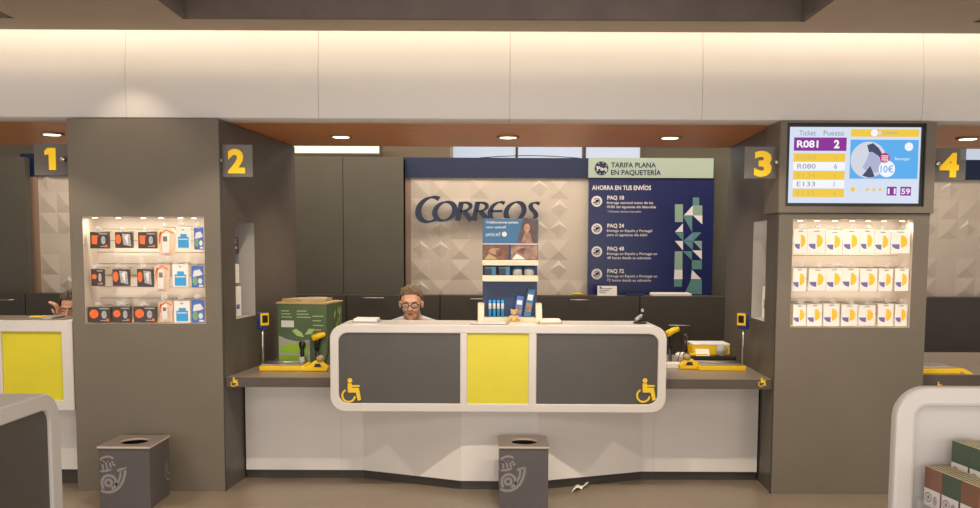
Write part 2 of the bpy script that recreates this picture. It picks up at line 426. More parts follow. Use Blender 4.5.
# bay 1 and bay 4 backs
x1a, x1b = at(40, 235, YW).x, at(100, 235, YW).x + 0.3
k = MB(); relief(k, x1a, x1b, zt0 - .02, zt1 + .05, YW, .19, 12); k.box(x1a - .1, x1b, YW + .04, YW + .12, 0, zt1 + .05, 'tile'); struct('wall_back', k, recalc=False)
k = MB(); k.box(at(24, 235, YW).x, x1a, YW - .02, YW + .06, zt0 - .02, zt1 + .05, 'pink'); struct('trim_3', k)
k = MB(); k.box(at(22, 168, YW).x, x1b, YW - .03, YW + .12, zt1 + .0, zt2 + .02, 'blue'); struct('trim_4', k)
k = MB(); k.box(-7, at(27, 235, 9.1).x, 9.1, 9.2, 0, at(20, 157, 9.1).z, 'tall'); struct('wall_partition', k)
x4a = at(880, 235, YW).x
k = MB(); relief(k, x4a, 7, zt0, zt1, YW, .19, 21); k.box(x4a, 7, YW + .04, YW + .12, 0, zt1, 'tile'); struct('wall_back', k, recalc=False)
k = MB(); k.box(x4a, 7, YW - .03, YW + .12, zt1, zt2, 'blue'); struct('trim_5', k)
# far wall with windows
YFAR = 12.0
k = MB(); k.box(-7, 7, YFAR, YFAR + .1, 0, 3.3, 'farwall'); struct('wall_far', k)
wx = [449, 516, 584, 641]
n_ = 1
for a, b in ((449, 515.5), (518, 582), (586, 640), (960, 1010)):
    k = MB(); p0 = at(a, 150, YFAR - .03).x; p1 = at(b, 150, YFAR - .03).x
    k.box(p0, p1, YFAR - .03, YFAR, 2.2, 3.1, 'sky'); k.ring(rr(p0 - .02, p1 + .02, 2.18, 3.12, .001, 1), rr(p0, p1, 2.2, 3.1, .001, 1), YFAR - .05, YFAR, 'farwall')
    struct('window_%d' % n_, k); n_ += 1
# dropped duct and lamp strip behind the partition
k = MB(); a0 = at(382, 150, 10.3).x; a1 = at(450, 150, 10.3).x
k.box(a0, a1, 10.3, 11.2, 2.4, 3.249, 'ceil', bev=.02); struct('ceiling_duct', k)
t = thing('lamp_strip', 'long warm lamp strip above the olive grey partition left of the lettering', 'lamp', loc=(at(335, 150, 10).x, 10, 2.6))
x0, x1, z0, z1 = rect(291, 147, 379, 153, 10.0)
k = MB(); k.box(x0, x1, 9.99, 10.0, z0, z1 + .03, 'tube'); k.build('diffuser', t)
k = MB(); k.box(x0 - .01, x1 + .01, 10.0, 10.08, z0 - .015, z1 + .05, 'farwall'); k.build('housing', t)
k = MB(); k.tube([(at(480 + 100 * i / 14, 157, YW).x, YW + .02, zt2 + .004 + .022 * math.sin(PI * i / 14)) for i in range(15)], .004, 'black')
tag(k.build('cable', loc=at(530, 157, YW - .05)), 'thin dark cable looping along the top of the navy band', 'cable')

# ------------------------------------------------------------------ pillars
def holed(mb, P, u, v, w, h, hole, depth, m, mi, lm='niche'):
    """panel with a recessed opening; returns lining quads in second builder"""
    n = u.cross(v).normalized()
    x0, x1, y0, y1 = hole
    mb.rct(0, x0, 0, h, P, u, v, m); mb.rct(x1, w, 0, h, P, u, v, m); mb.rct(x0, x1, 0, y0, P, u, v, m); mb.rct(x0, x1, y1, h, P, u, v, m)
    q = lambda a, b, d: P + u * a + v * b - n * d
    for (a, b), (c_, d) in (((x0, y0), (x1, y0)), ((x1, y0), (x1, y1)), ((x1, y1), (x0, y1)), ((x0, y1), (x0, y0))):
        mi.quad(q(a, b, 0), q(c_, d, 0), q(c_, d, depth), q(a, b, depth), lm)
    mi.quad(q(x0, y0, depth), q(x1, y0, depth), q(x1, y1, depth), q(x0, y1, depth), lm)
    # slat grooves on the back board
    for j in range(1, 9):
        yy = y0 + (y1 - y0) * j / 9
        mi.rct(x0, x1, yy - .0015, yy + .0015, P - n * (depth - .002), u, v, 'pillar')

def niche_box(x0, x1, y0, y1, Y):
    return rect(x0, y0, x1, y1, Y)
zp = at(140, 119, YF).z; zp2 = at(857, 121.5, YF).z
ZP = (zp + zp2) / 2
# left pillar
LX0 = at(65, 122, YF).x; LX1 = at(218.5, 122, YF).x
LX0 = (LX0 + at(79.5, 485, YF).x) / 2; LX1 = (LX1 + at(225, 485, YF).x) / 2
WLf, WLb = LX1, LX1 + .155
NL = rect(84, 216.5, 205, 323.5, YF)
t = thing('display_pillar', 'tall warm grey pillar on the left with a lit niche of phones and ink packs', 'pillar', loc=((LX0 + LX1) / 2, 6.6, 0))
PL = t
b = MB(); ni = MB()
holed(b, Vector((LX0, YF, 0)), X, Z, LX1 - LX0, ZP, (NL[0] - LX0, NL[1] - LX0, NL[2], NL[3]), .22, 'pillar', ni)
uw = Vector((WLb - WLf, YB - YF, 0)); ww = uw.length; uw.normalize()
# wing face (right hand face, with its own opening)
sn0 = 0.0
def onwing(px, py, P0, u):
    """distance along and height on a vertical wing plane for a photo position"""
    d = fwd + rt * ((px - 490) / F) + up * ((YP - py) / F)
    n = u.cross(Z)
    tt = n.dot(P0 - Vector((0, 0, EYE))) / n.dot(d)
    q = Vector((0, 0, EYE)) + d * tt
    return (q - P0).dot(u), q.z
PWL = Vector((WLf, YF, 0))
sa = [onwing(234.5, 221, PWL, uw), onwing(254, 221, PWL, uw), onwing(236, 319, PWL, uw)]
ns = MB()
HL = (sa[0][0], sa[1][0], sa[2][1], sa[0][1])
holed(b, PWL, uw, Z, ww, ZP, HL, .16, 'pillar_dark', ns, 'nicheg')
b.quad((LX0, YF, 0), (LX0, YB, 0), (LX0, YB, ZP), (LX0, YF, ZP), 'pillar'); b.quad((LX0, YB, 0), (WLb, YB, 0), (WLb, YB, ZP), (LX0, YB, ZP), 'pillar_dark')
b.add([(LX0, YF, ZP), (WLf, YF, ZP), (WLb, YB, ZP), (LX0, YB, ZP)], [(0, 1, 2, 3)], 'kick')
# dark strip on the front edge
b.box(WLf - .004, WLf + .006, YF + .008, YF + .03, 0, ZP - .005, 'kick')
b.build('body', t, recalc=False); ni.build('niche_lining', t, recalc=False); ns.build('side_niche_lining', t, recalc=False)
def downlights(t, nx, Y, zc, xlist, depth):
    for x in xlist:
        k = MB(); k.lathe([(.022, 0), (.026, -.004), (.018, -.006)], (x, Y + depth, zc), 'steel', 16); o = k.build('niche_light', t)
        g = MB(); g.lathe([(.017, -.0065), (.016, -.009)], (x, Y + depth, zc), 'ndl', 16); g.build('bulb', o)
nxs = [at(p, 222, YF + .07).x for p in (95, 118.5, 143.5, 161, 180.5, 194)]
downlights(t, 6, YF, NL[3], nxs, .07)
# right pillar
RX0 = (at(782, 125, YF).x + at(771, 485, YF).x) / 2; RX1 = at(928, 260, YF).x
WRf, WRb = RX0, RX0 + .065
NR = rect(791.5, 219.5, 911.5, 327.5, YF)
t = thing('display_pillar', 'tall warm grey pillar on the right with ticket screen and niche of white card packs', 'pillar', loc=((RX0 + RX1) / 2, 6.6, 0))
PR = t
b = MB(); ni = MB(); ns = MB()
zsplit = at(850, 213, YF).z
holed(b, Vector((RX0, YF, 0)), X, Z, RX1 - RX0, zsplit - .004, (NR[0] - RX0, NR[1] - RX0, NR[2], NR[3]), .22, 'pillar', ni)
uwr = Vector((WRb - WRf, YB - YF, 0)).normalized(); wr = Vector((WRb - WRf, YB - YF, 0)).length
PWR0 = Vector((WRb, YB, 0)); ur = -uwr
sb = [onwing(753.8, 222, PWR0, ur), onwing(767, 222, PWR0, ur), onwing(766, 322, PWR0, ur)]
HR = (sb[0][0], sb[1][0], sb[2][1], sb[0][1])
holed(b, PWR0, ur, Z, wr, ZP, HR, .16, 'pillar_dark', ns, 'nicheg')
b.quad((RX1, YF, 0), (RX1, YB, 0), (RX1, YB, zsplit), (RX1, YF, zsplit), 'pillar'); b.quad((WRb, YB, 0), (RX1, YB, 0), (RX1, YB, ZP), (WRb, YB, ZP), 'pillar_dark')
b.box(WRf - .006, WRf + .004, YF + .008, YF + .03, 0, zsplit, 'kick')
b.build('body', t, recalc=False); ni.build('niche_lining', t, recalc=False); ns.build('side_niche_lining', t, recalc=False)
# housing of the screen with its opening
hx0 = RX0 - .012; hx1 = RX1 + .012
SQ = rect(786.5, 123, 925.5, 206.5, YF - .02)
k = MB(); k.ring(rr(hx0, hx1, zsplit, ZP, .001, 1), rr(SQ[0], SQ[1], SQ[2], SQ[3], .001, 1), YF - .02, YF + .3, 'pillar')
k.build('screen_housing', t, bevel=.003)
nxr = [at(p, 226, YF + .07).x for p in (800, 817, 834.5, 852, 868, 884, 902)]
downlights(t, 7, YF, NR[3], nxr, .07)
WLf_, WRf_ = WLf, WRf
def wingL(Y): return WLf + (WLb - WLf) * (Y - YF) / (YB - YF)
def wingR(Y): return WRf + (WRb - WRf) * (Y - YF) / (YB - YF)

# ------------------------------------------------------------------ ticket screen
t = thing('ticket_screen', 'lit queue screen listing ticket R081 for counter 2 in the right pillar', 'screen', loc=((SQ[0] + SQ[1]) / 2, YF + .05, SQ[2]))
k = MB(); ys = YF + .0
k.ring(rr(SQ[0] + .002, SQ[1] - .002, SQ[2] + .002, SQ[3] - .002, .001, 1), rr(SQ[0] + .022, SQ[1] - .022, SQ[2] + .022, SQ[3] - .022, .001, 1), ys, ys + .08, 'black'); k.box(SQ[0] + .002, SQ[1] - .002, ys + .06, ys + .1, SQ[2] + .002, SQ[3] - .002, 'black'); k.build('bezel', t)
sw = SQ[1] - SQ[0] - .044; sh = SQ[3] - SQ[2] - .044
P = Vector((SQ[0] + .022, ys + .012, SQ[2] + .022))
U = X * (sw / 135.0); V = Z * (sh / 77.0)      # content grid 135 x 77
def up_(k): return P + Vector((0, -.0012 * k, 0))
k = MB(); k.box(P.x, P.x + sw, ys + .012, ys + .06, P.z, P.z + sh, 's_bg')
k.build('panel', t)
k = MB()
k.rct(5, 59, 53, 66.5, up_(1), U, V, 's_pur')
for y in (42, 24, 6): k.rct(5, 58, y, y + 8.5, up_(1), U, V, 's_yel')
k.rct(5, 58, 33.5, 41.5, up_(1), U, V, 's_w'); k.rct(5, 58, 15.5, 23.5, up_(1), U, V, 's_w')
k.build('ticket_rows', t)
q = up_(2)
class TX:
    def __init__(s, par, name): s.par = par; s.name = name
    def text(s, *a, **k): b = MB(); b.text(*a, **k); return b.build(s.name, s.par)
k = TX(t, 'ticket_text')
k.text('Ticket', q + U * 10 + V * 68.5, X, Z, 5.2 * V.z, 's_txt', w=17 * U.x, bold=.01); k.text('Puesto', q + U * 35 + V * 68.5, X, Z, 5.2 * V.z, 's_txt', w=21 * U.x, bold=.01)
k.text('R081', q + U * 8 + V * 56.5, X, Z, 7 * V.z, 's_w', w=22 * U.x, bold=.03); k.text('2', q + U * 46 + V * 56, X, Z, 8 * V.z, 's_w', bold=.04)
for s_, n_, y, mm in (('R080', '6', 43.8, 's_ytx'), ('R080', '6', 35, 's_txt'), ('E134', '6', 25.8, 's_ytx'), ('E133', '1', 17, 's_txt'), ('E132', '6', 7.8, 's_ytx')):
    k.text(s_, q + U * 9 + V * y, X, Z, 5 * V.z, mm, w=19 * U.x, bold=.01); k.text(n_, q + U * 47 + V * y, X, Z, 5 * V.z, mm, bold=.01)
k = MB()
k.rct(63, 133, 67.5, 75, up_(1), U, V, 's_yel'); k.rct(63, 133, 25, 64.5, up_(1), U, V, 's_blue')
k.rct(102, 112, 8, 17, up_(1), U, V, 's_pur'); k.rct(116, 127, 8, 17, up_(1), U, V, 's_pur')
for x, r, mm in ((67, 2.4, 's_yel'), (75, 1.3, 's_pale'), (82, 1.6, 's_yel'), (88.5, 1.6, 's_yel'), (95, 1.6, 's_yel')): k.disc((x, 14), r, up_(1), U, V, mm)
k.build('advert_blocks', t)
k = MB()
k.disc((82, 44), 18.5, up_(2), U, V, 's_pale'); k.disc((87, 71.3), 3.6, up_(2), U, V, 's_w')
k.poly([(80, 59), (86, 61), (92, 56), (96, 50), (99, 45), (96, 42), (92, 48), (86, 52), (82, 52)], up_(3), U, V, 's_dk')
k.poly([(83, 54), (90, 50), (95, 42), (93, 32), (84, 30), (76, 36), (80, 44)], up_(2.5), U, V, 's_lil')
k.poly([(76, 28), (84, 38), (89, 27), (83, 26)], up_(3), U, V, 's_dk')
k.disc((98.5, 46), 5.2, up_(4), U, V, 's_mag'); k.disc((101, 35), 8.4, up_(4), U, V, 's_w'); k.disc((123, 57.5), 4.3, up_(2), U, V, 's_w')
for i in range(3): k.rct(95, 102, 43.6 + i * 2, 44.5 + i * 2, up_(5), U, V, 's_w')
k.disc((92.5, 71.3), 1.8, up_(3), U, V, 's_pale')
k.build('advert_picture', t)
k = TX(t, 'advert_text'); q = up_(5)
k.text('10€', q + U * 94.5 + V * 31.5, X, Z, 7 * V.z, 's_blue', w=13 * U.x, bold=.01)
k.text('Recargas', up_(2) + U * 109 + V * 44, X, Z, 2.8 * V.z, 's_w', w=15 * U.x); k.text('...', up_(3) + U * 121 + V * 57, X, Z, 2.8 * V.z, 's_blue', w=4 * U.x)
k.text('CORREOS', up_(2) + U * 95 + V * 70, X, Z, 2.6 * V.z, 's_txt', w=16 * U.x); 
k.text('11', up_(2) + U * 103 + V * 9.7, X, Z, 5.6 * V.z, 's_w', w=8 * U.x, bold=.02); k.text('59', up_(2) + U * 117 + V * 9.7, X, Z, 5.6 * V.z, 's_w', w=9 * U.x, bold=.02)

# ------------------------------------------------------------------ number plates
def plate(x0, y0, x1, y1, d, dx0, dx1, dy0, dy1, knob, label):
    Y = YF + .05
    a, b_, c_, e = rect(x0, y0, x1, y1, Y)
    if d == '1': b_ = LX0 + .001
    if d == '4': a = RX1 - .001
    t = thing('number_plate', label, 'sign', loc=((a + b_) / 2, Y, c_))
    k = MB(); k.box(a, b_, Y, Y + .008, c_, e, 'plate', bev=.002); k.build('acrylic_sheet', t)
    k = MB(); da, db, dc, de = rect(dx0, dy0, dx1, dy1, Y)
    hh = de - dc; 
    if d == '1':
        w = db - da
        k.poly([(w * .38, 0), (w, 0), (w, hh), (w * .3, hh), (0, hh * .86), (0, hh * .68), (w * .38, hh * .72)], Vector((da, Y - .001, dc)), X, Z, 'digit', .006)
    else: k.text(d, Vector((da, Y - .001, dc)), X, Z, hh * .98, 'digit', w=db - da, bold=.045, th=.006)
    k.build('digit', t)
    kp = at(knob, (y0 + y1) / 2, Y)
    k = MB(); k.lathe([(.012, .012), (.012, -.012), (.018, -.014), (.018, -.024), (.013, -.03)], (kp.x, Y, kp.z), 'steel', 16, 'y'); k.build('standoff', t)
plate(219.5, 144.5, 252.5, 177, '2', 228, 245, 149, 172, 220.5, 'grey plate with yellow number 2 beside the left pillar')
plate(744.5, 146.5, 778, 178.5, '3', 754, 771.5, 151, 175, 776.5, 'grey plate with yellow number 3 left of the queue screen')
plate(34, 143.5, 66.5, 175.5, '1', 45, 56, 148, 170, 64, 'grey plate with yellow number 1 at the left edge')
plate(935, 148, 966, 180.5, '4', 939.5, 958.5, 153, 176, 936.5, 'grey plate with yellow number 4 right of the queue screen')

# ------------------------------------------------------------------ soffit downlights
for px, py, lb in ((52, 133.5, 'round ceiling downlight beside the number 1 plate'), (341, 136, 'round downlight over the olive grey partition near counter 2'), (508, 136.5, 'round downlight over the middle of the centre desk'), (670, 137, 'round downlight over the blue rates poster'), (968, 138, 'round ceiling downlight above the number 4 plate')):
    p = onz(px, py, zs)
    t = thing('downlight', lb, 'light', loc=(p.x, p.y, zs), group='recessed downlights in the wooden soffit')
    k = MB(); k.lathe([(.082, .002), (.084, -.008), (.07, -.012), (.064, -.004)], (p.x, p.y, zs), 'pink', 32); k.build('trim_ring', t)
    k = MB(); k.lathe([(.06, -.0055), (.058, -.011), (.04, -.013)], (p.x, p.y, zs), 'dl', 32); k.build('lamp', t)
    ld = bpy.data.lights.new('downlight_beam', 'SPOT'); ld.energy = 34; ld.spot_size = math.radians(110); ld.spot_blend = .6; ld.color = (1, .86, .68); ld.shadow_soft_size = .06
    lo = bpy.data.objects.new('downlight_beam', ld); COL.objects.link(lo); lo.location = (p.x, p.y, zs - .03)

# ------------------------------------------------------------------ counters
def wheelchair(mb, P, h, mirror=False, m='sym', th=.003):
    s_ = h / 100.0; u = X * (s_ * (-1 if mirror else 1)); v = Z * s_
    if mirror: P = P + X * (h * .95)
    th_ = th if not mirror else -th
    mb.disc((42, 90), 10, P, u, v, m, th_)
    mb.poly([(32, 78), (50, 78), (51, 60), (78, 60), (80, 52), (88, 10), (74, 6), (66, 40), (33, 40)], P, u, v, m, th_)
    mb.rct(50, 82, 64, 71, P, u, v, m, th_)
    pts = [(36 + 26 * math.cos(a), 27 + 26 * math.sin(a)) for a in [math.radians(118 + i * 235 / 24) for i in range(25)]]
    mb.stroke(pts, 7.5, P, u, v, m, th_)
YD = 6.03
DQ = rect(330, 325, 666.5, 412.5, YD); 
xd0, xd1, zd0, zd1 = DQ
ZDT = zd1
t = thing('service_desk', 'white rounded centre desk front with charcoal panels and yellow middle panel', 'desk', loc=((xd0 + xd1) / 2, YD, zd0))
R_ = .095; bw = .055
k = MB()
outer = rr(xd0, xd1, zd0, zd1, R_); inner = rr(xd0 + bw, xd1 - bw, zd0 + bw, zd1 - bw + .0, R_ - .035)
k.ring(outer, inner, YD, YD + .40, 'white')
m1, m2 = at(460, 368, YD).x, at(467, 368, YD).x; m3, m4 = at(528.5, 368, YD).x, at(536.5, 368, YD).x
k.box(m1, m2, YD + .0005, YD + .1, zd0 + bw - .01, zd1 - bw + .01, 'white'); k.box(m3, m4, YD + .0005, YD + .1, zd0 + bw - .01, zd1 - bw + .01, 'white')
o = k.build('shell', t, bevel=.006)
k = MB(); k.prism(rr(xd0 + bw, m1, zd0 + bw, zd1 - bw, R_ - .035, 8, (1, 0, 0, 1)), YD + .012, YD + .05, 'y', 'dark'); o = k.build('charcoal_panel', t)
k = MB(); k.prism(rr(m4, xd1 - bw, zd0 + bw, zd1 - bw, R_ - .035, 8, (0, 1, 1, 0)), YD + .012, YD + .05, 'y', 'dark'); o2 = k.build('charcoal_panel', t)
k = MB(); k.box(m2, m3, YD + .012, YD + .05, zd0 + bw, zd1 - bw, 'yellow'); tag(k.build('yellow_panel', t), 'bright yellow square panel')
for x0, mir in ((340, False), (634.5, False)):
    k = MB(); p = at(x0, 402, YD + .0085); wheelchair(k, p, .155, mir); tag(k.build('wheelchair_symbol', t), 'yellow wheelchair symbol')
# base and kick: recessed sides, bulging middle
def base_pts(dy=0, dz=0):
    zf = 0.0
    ps = []
    for px, py in ((244, 479), (364, 478), (461, 490), (537, 490.5), (641, 480), (759, 481)):
        q = onz(px, py, 0); ps.append((q.x, q.y + dy))
    return ps
zk = at(300, 470.5, base_pts()[0][1]).z
bp = base_pts(); 
yl = (bp[0][1] + bp[1][1]) / 2; yr = (bp[4][1] + bp[5][1]) / 2
bp[0] = (xd0, yl); bp[1] = (bp[1][0], yl); bp[4] = (bp[4][0], yr); bp[5] = (xd1, yr)
t = thing('front_counter', 'white faceted counter base bulging under the centre desk with a dark kickboard', 'counter', loc=(0, 6.4, 0))
k = MB(); wz = at(300, 387, 6.14).z
inner_y = 6.62
def extr(mb, pts, off, z0, z1, m):
    poly = [(x, y + off) for x, y in pts] + [(pts[-1][0], pts[-1][1] + .14), (pts[3][0], inner_y - .17), (pts[2][0], inner_y - .17), (pts[0][0], pts[0][1] + .14)]
    mb.prism(poly, z0, z1, 'z', m)
extr(k, bp, .0, zk, zd0 + .0 + .0, 'base'); 
k.build('white_panel', t)
k = MB(); extr(k, [(x, y) for x, y in bp], .02, 0, zk, 'kick'); k.build('kickboard', t)
for x0, x1, yy, lb in ((wingL(yl) + .012, xd0 - .001, yl, 'white counter panel under the worktop beside the left pillar'), (xd1 + .001, wingR(yr) - .012, yr, 'white counter panel under the worktop beside the right pillar')):
    t = thing('side_counter', lb, 'counter', loc=((x0 + x1) / 2, yy, 0))
    k = MB(); k.box(x0, x1, yy, yy + .1, zk, wz - .001, 'base'); k.build('white_panel', t)
    k = MB(); k.box(x0, x1, yy + .02, yy + .1, 0, zk, 'kick'); k.build('kickboard', t)
# worktop: two side slabs and a narrow clerk ledge behind the desk
t = thing('worktop', 'taupe worktop running from pillar to pillar behind the centre desk', 'worktop', loc=(0, 6.6, wz))
zw = at(300, 377.5, 6.14).z; YT = 6.14
k = MB()
e = .004
k.prism([(wingL(YT) + e, YT), (xd0 - .004, YT), (xd0 - .004, 6.45), (xd1 + .004, 6.45), (xd1 + .004, YT), (wingR(YT) - e, YT), (wingR(7.6) - e, 7.6), (1.2, 7.6), (1.05, 6.72), (-.95, 6.72), (-1.1, 7.6), (wingL(7.6) + e, 7.6)], wz, zw, 'z', 'worktop')
k.build('slab', t)
for x0, x1 in ((wingL(YT) + e, xd0 - .005), (xd1 + .005, wingR(YT) - e)):
    k = MB(); k.box(x0, x1, YT - .012, YT, wz, zw - .001, 'wtedge'); k.build('edge_band', t)
for px in (230, 757.5):
    k = MB(); p = at(px, 386.5, YT - .0125); wheelchair(k, p, .062, False); tag(k.build('wheelchair_symbol', t), 'small yellow wheelchair symbol on the edge')
# station 1 desk
D1 = rect(-60, 320.5, 73.5, 410, YF + .02)
t = thing('service_desk', 'white square-cornered desk with a yellow panel at the left edge behind counter 1', 'desk', loc=(D1[1] - .5, YF, D1[2]))
Y1 = YF + .02; xr = LX0 - .012
D1 = (D1[0], min(D1[1], xr), D1[2], D1[3])
yi = rect(2, 331.5, 62.5, 400.5, Y1)
k = MB()
k.ring(rr(D1[0] - 1.0, D1[1], D1[2], D1[3], .001, 1), rr(yi[0], yi[1], yi[2], yi[3], .001, 1), Y1, Y1 + .4, 'white'); k.build('shell', t, bevel=.004)
k = MB(); k.box(yi[0], yi[1], Y1 + .015, Y1 + .05, yi[2], yi[3], 'yellow'); tag(k.build('yellow_panel', t), 'bright yellow panel')
k = MB(); k.box(D1[0] - 1.0, D1[1] - .09, Y1 + .05, Y1 + .42, D1[3], D1[3] + .004, 'worktop'); k.build('desk_top', t)
t = thing('front_counter', 'white counter base under the yellow panel desk at the left edge', 'counter', loc=(D1[1] - .5, YF + .3, 0))
k = MB(); k.box(D1[0] - 1.0, LX0 - .01, Y1 + .16, Y1 + .36, .1, D1[2], 'base'); k.build('white_panel', t)
k = MB(); k.box(D1[0] - 1.0, LX0 - .01, Y1 + .18, Y1 + .36, 0, .1, 'kick'); k.build('kickboard', t)
# station 4 worktop
W4 = rect(927, 376, 1060, 387, YT)
t = thing('worktop', 'taupe worktop at the right edge behind counter 4', 'worktop', loc=(4, 6.6, W4[2]))
k = MB(); k.box(RX1 + .006, 4.6, YT + .05, 7.6, W4[2], W4[3], 'worktop'); k.build('slab', t)
k = MB(); k.box(RX1 + .006, 4.6, YT + .04, YT + .05, W4[2], W4[3] - .001, 'wtedge'); k.build('edge_band', t)
k = MB(); p = at(934, 391, YT + .036); wheelchair(k, p, .062); tag(k.build('wheelchair_symbol', t), 'small yellow wheelchair symbol on the edge')
t = thing('front_counter', 'white counter base under the worktop at the right edge', 'counter', loc=(4, 6.6, 0))
k = MB(); k.box(RX1 + .006, 4.6, 6.45, 6.6, .1, W4[2] - .001, 'base'); k.build('white_panel', t)
k = MB(); k.box(RX1 + .006, 4.6, 6.47, 6.6, 0, .1, 'kick'); k.build('kickboard', t)

# ------------------------------------------------------------------ back cabinets
ZK = at(490, 295.5, 8.9).z
def cabinet(px0, px1, handles, label, Y=8.9, z=None, x0=None, x1=None):
    x0 = at(px0, 300, Y).x if x0 is None else x0; x1 = at(px1, 300, Y).x if x1 is None else x1
    zz = z or ZK
    t = thing('back_cabinet', label, 'cabinet', loc=((x0 + x1) / 2, Y + .1, 0), group=None)
    k = MB(); k.box(x0 + .002, x1 - .002, Y + .02, 9.08, .02, zz, 'cabinet'); k.build('carcass', t)
    hz = [h[1] for h in handles]; 
    zmid = .62
    k = MB(); k.box(x0 + .004, x1 - .004, Y, Y + .018, zmid + .004, zz - .004, 'cabinet', bev=.002); d1 = k.build('drawer_front', t)
    k = MB(); k.box(x0 + .004, x1 - .004, Y, Y + .018, .05, zmid - .004, 'cabinet', bev=.002); k.build('door', t)
    for hx0, hy, hx1 in handles:
        a = at(hx0, hy, Y - .03); b_ = at(hx1, hy, Y - .03); a.z = b_.z = (a.z + b_.z) / 2
        k = MB(); k.tube([a + Vector((.01, .03, 0)), a + Vector((.01, 0, 0))], .005, 'steel'); k.tube([b_ + Vector((-.01, .03, 0)), b_ - Vector((.01, 0, 0))], .005, 'steel'); k.tube([a, b_], .006, 'steel'); k.build('handle', d1)
cabinet(252, 346, [(307, 297.5, 327)], 'dark low cabinet at the far left beneath the olive grey partition')
cabinet(346, 440, [(362, 298, 384)], 'dark low cabinet behind the seated clerk with a steel bar handle')
cabinet(440, 535, [(470, 299, 490)], 'dark low cabinet behind the charity stand under the lettering')
cabinet(535, 640, [(570, 300, 590)], 'dark low cabinet under the left part of the rates poster')
cabinet(640, 765, [(669, 325.5, 690)], 'dark low cabinet beneath the rates poster with a low steel handle')
cabinet(-60, 25, [(0, 300, 14)], 'dark low cabinet at the left edge behind counter 1')
cabinet(25, 120, [(90, 300, 105)], 'dark low cabinet behind counter 1 beside the left pillar')
cabinet(890, 1040, [(985, 300, 1005)], 'dark low cabinet behind counter 4 at the right edge')

# ------------------------------------------------------------------ CORREOS lettering
def bez(p0, p1, p2, p3, n=14):
    return [tuple((1 - t) ** 3 * p0[i] + 3 * (1 - t) ** 2 * t * p1[i] + 3 * (1 - t) * t * t * p2[i] + t ** 3 * p3[i] for i in (0, 1)) for t in [j / n for j in range(n + 1)]]
def oval(cx, cy, rx, ry, a0=0, a1=360, n=40, sh=0):
    out = []
    for i in range(n + 1):
        a = math.radians(a0 + (a1 - a0) * i / n); y = ry * math.sin(a)
        out.append((cx + rx * math.cos(a) + sh * y, cy + y))
    return out
LP = at(418, 223, YW - .10); lu = (at(542, 222.5, YW - .1).x - LP.x) / 124.0
t = thing('wall_lettering', 'raised navy lettering spelling CORREOS on the beige relief wall', 'sign', loc=(LP.x + 62 * lu, YW - .1, LP.z))
SH = .22
letters = [
    ('C', [(oval(12.5, 13.5, 12.0, 12.2, 58, 318, 40, SH), 5.6)]),
    ('O', [(oval(26.8, 11.8, 9.8, 9.2, 0, 360, 44, SH)[:-1], 5.0)]),
    ('R', [([(39.5, 2.6), (43.4, 21)], 4.8), (bez((43.2, 20.4), (56.5, 22), (55, 11.8), (42.2, 12)), 4.0), ([(46.2, 12), (53.4, 2.6)], 5.0)]),
    ('R', [([(55.8, 2.6), (59.7, 21)], 4.8), (bez((59.5, 20.4), (72.8, 22), (71.3, 11.8), (58.5, 12)), 4.0), ([(62.5, 12), (69.7, 2.6)], 5.0)]),
    ('E', [(oval(80.5, 11.8, 8.4, 9.2, 60, 300, 36, SH), 4.6), ([(73.2, 12), (84.5, 12.2)], 5.2)]),
    ('O', [(oval(97, 11.8, 8.8, 9.2, 0, 360, 44, SH)[:-1], 4.8)]),
    ('S', [(bez((121.5, 19.4), (116, 22.6), (110.5, 19), (113.6, 14.6)) + bez((113.6, 14.6), (116, 11.5), (120.5, 9), (116, 4.6))[1:] + bez((116, 4.6), (113.5, 2.2), (110, 2.4), (107.6, 4))[1:], 4.4)]),
]
for li, (nme, strokes) in enumerate(letters):
    k = MB()
    for pts, w in strokes:
        k.stroke([(a * lu, b_ * lu) for a, b_ in pts], w * lu * 1.1, Vector((LP.x, LP.y + .03 - .003 * (li % 2) , LP.z)), X, Z, 'navy', .03, nib=math.radians(12), closed=len(pts) == 44)
    # stand-offs to the wall
    mx = sum(p[0] for p in strokes[0][0]) / len(strokes[0][0]) ; my = strokes[0][0][0][1]
    q = strokes[0][0][len(strokes[0][0]) // 2]
    k.tube([(LP.x + q[0] * lu, YW - .07, LP.z + q[1] * lu), (LP.x + q[0] * lu, YW + .03, LP.z + q[1] * lu)], .006, 'steel')
    k.build('letter', t)

# ------------------------------------------------------------------ rates poster
YPo = YW - .06
PQ = rect(588.5, 178, 713, 295, YPo)
t = thing('rates_poster', 'tall blue poster of flat parcel rates with a mint header on the back wall', 'poster', loc=((PQ[0] + PQ[1]) / 2, YW, PQ[2]))
k = MB(); k.box(PQ[0], PQ[1], YPo, YPo + .1, PQ[2], PQ[3], 'poster'); k.build('board', t)
HQ = rect(588.5, 158, 713.5, 178, YPo - .02)
k = MB(); k.box(HQ[0], HQ[1], YPo - .02, YPo + .12, PQ[3] , HQ[3], 'mint'); k.build('header', t)
def line(mb, s_, x0, ytop, ybot, x1, m, bold=0, Y=YPo - .002):
    p = at(x0, ybot, Y); q = at(x1, ybot, Y); r = at(x0, ytop, Y)
    mb.text(s_, p, X, Z, r.z - p.z, m, w=q.x - p.x, bold=bold)
k = MB(); line(k, 'TARIFA PLANA', 611, 162.3, 167.3, 656, 'blue', .02, YPo - .022); line(k, 'EN PAQUETERÍA', 611, 169.8, 174.8, 661, 'blue', .02, YPo - .022)
c_ = at(601.5, 168.3, YPo - .022); k.disc((0, 0), .066, c_, X, Z, 'blue'); k.build('header_text', t)
k = MB(); line(k, 'Paq', 597, 166.3, 170.3, 606.5, 'lite', .02, YPo - .025)
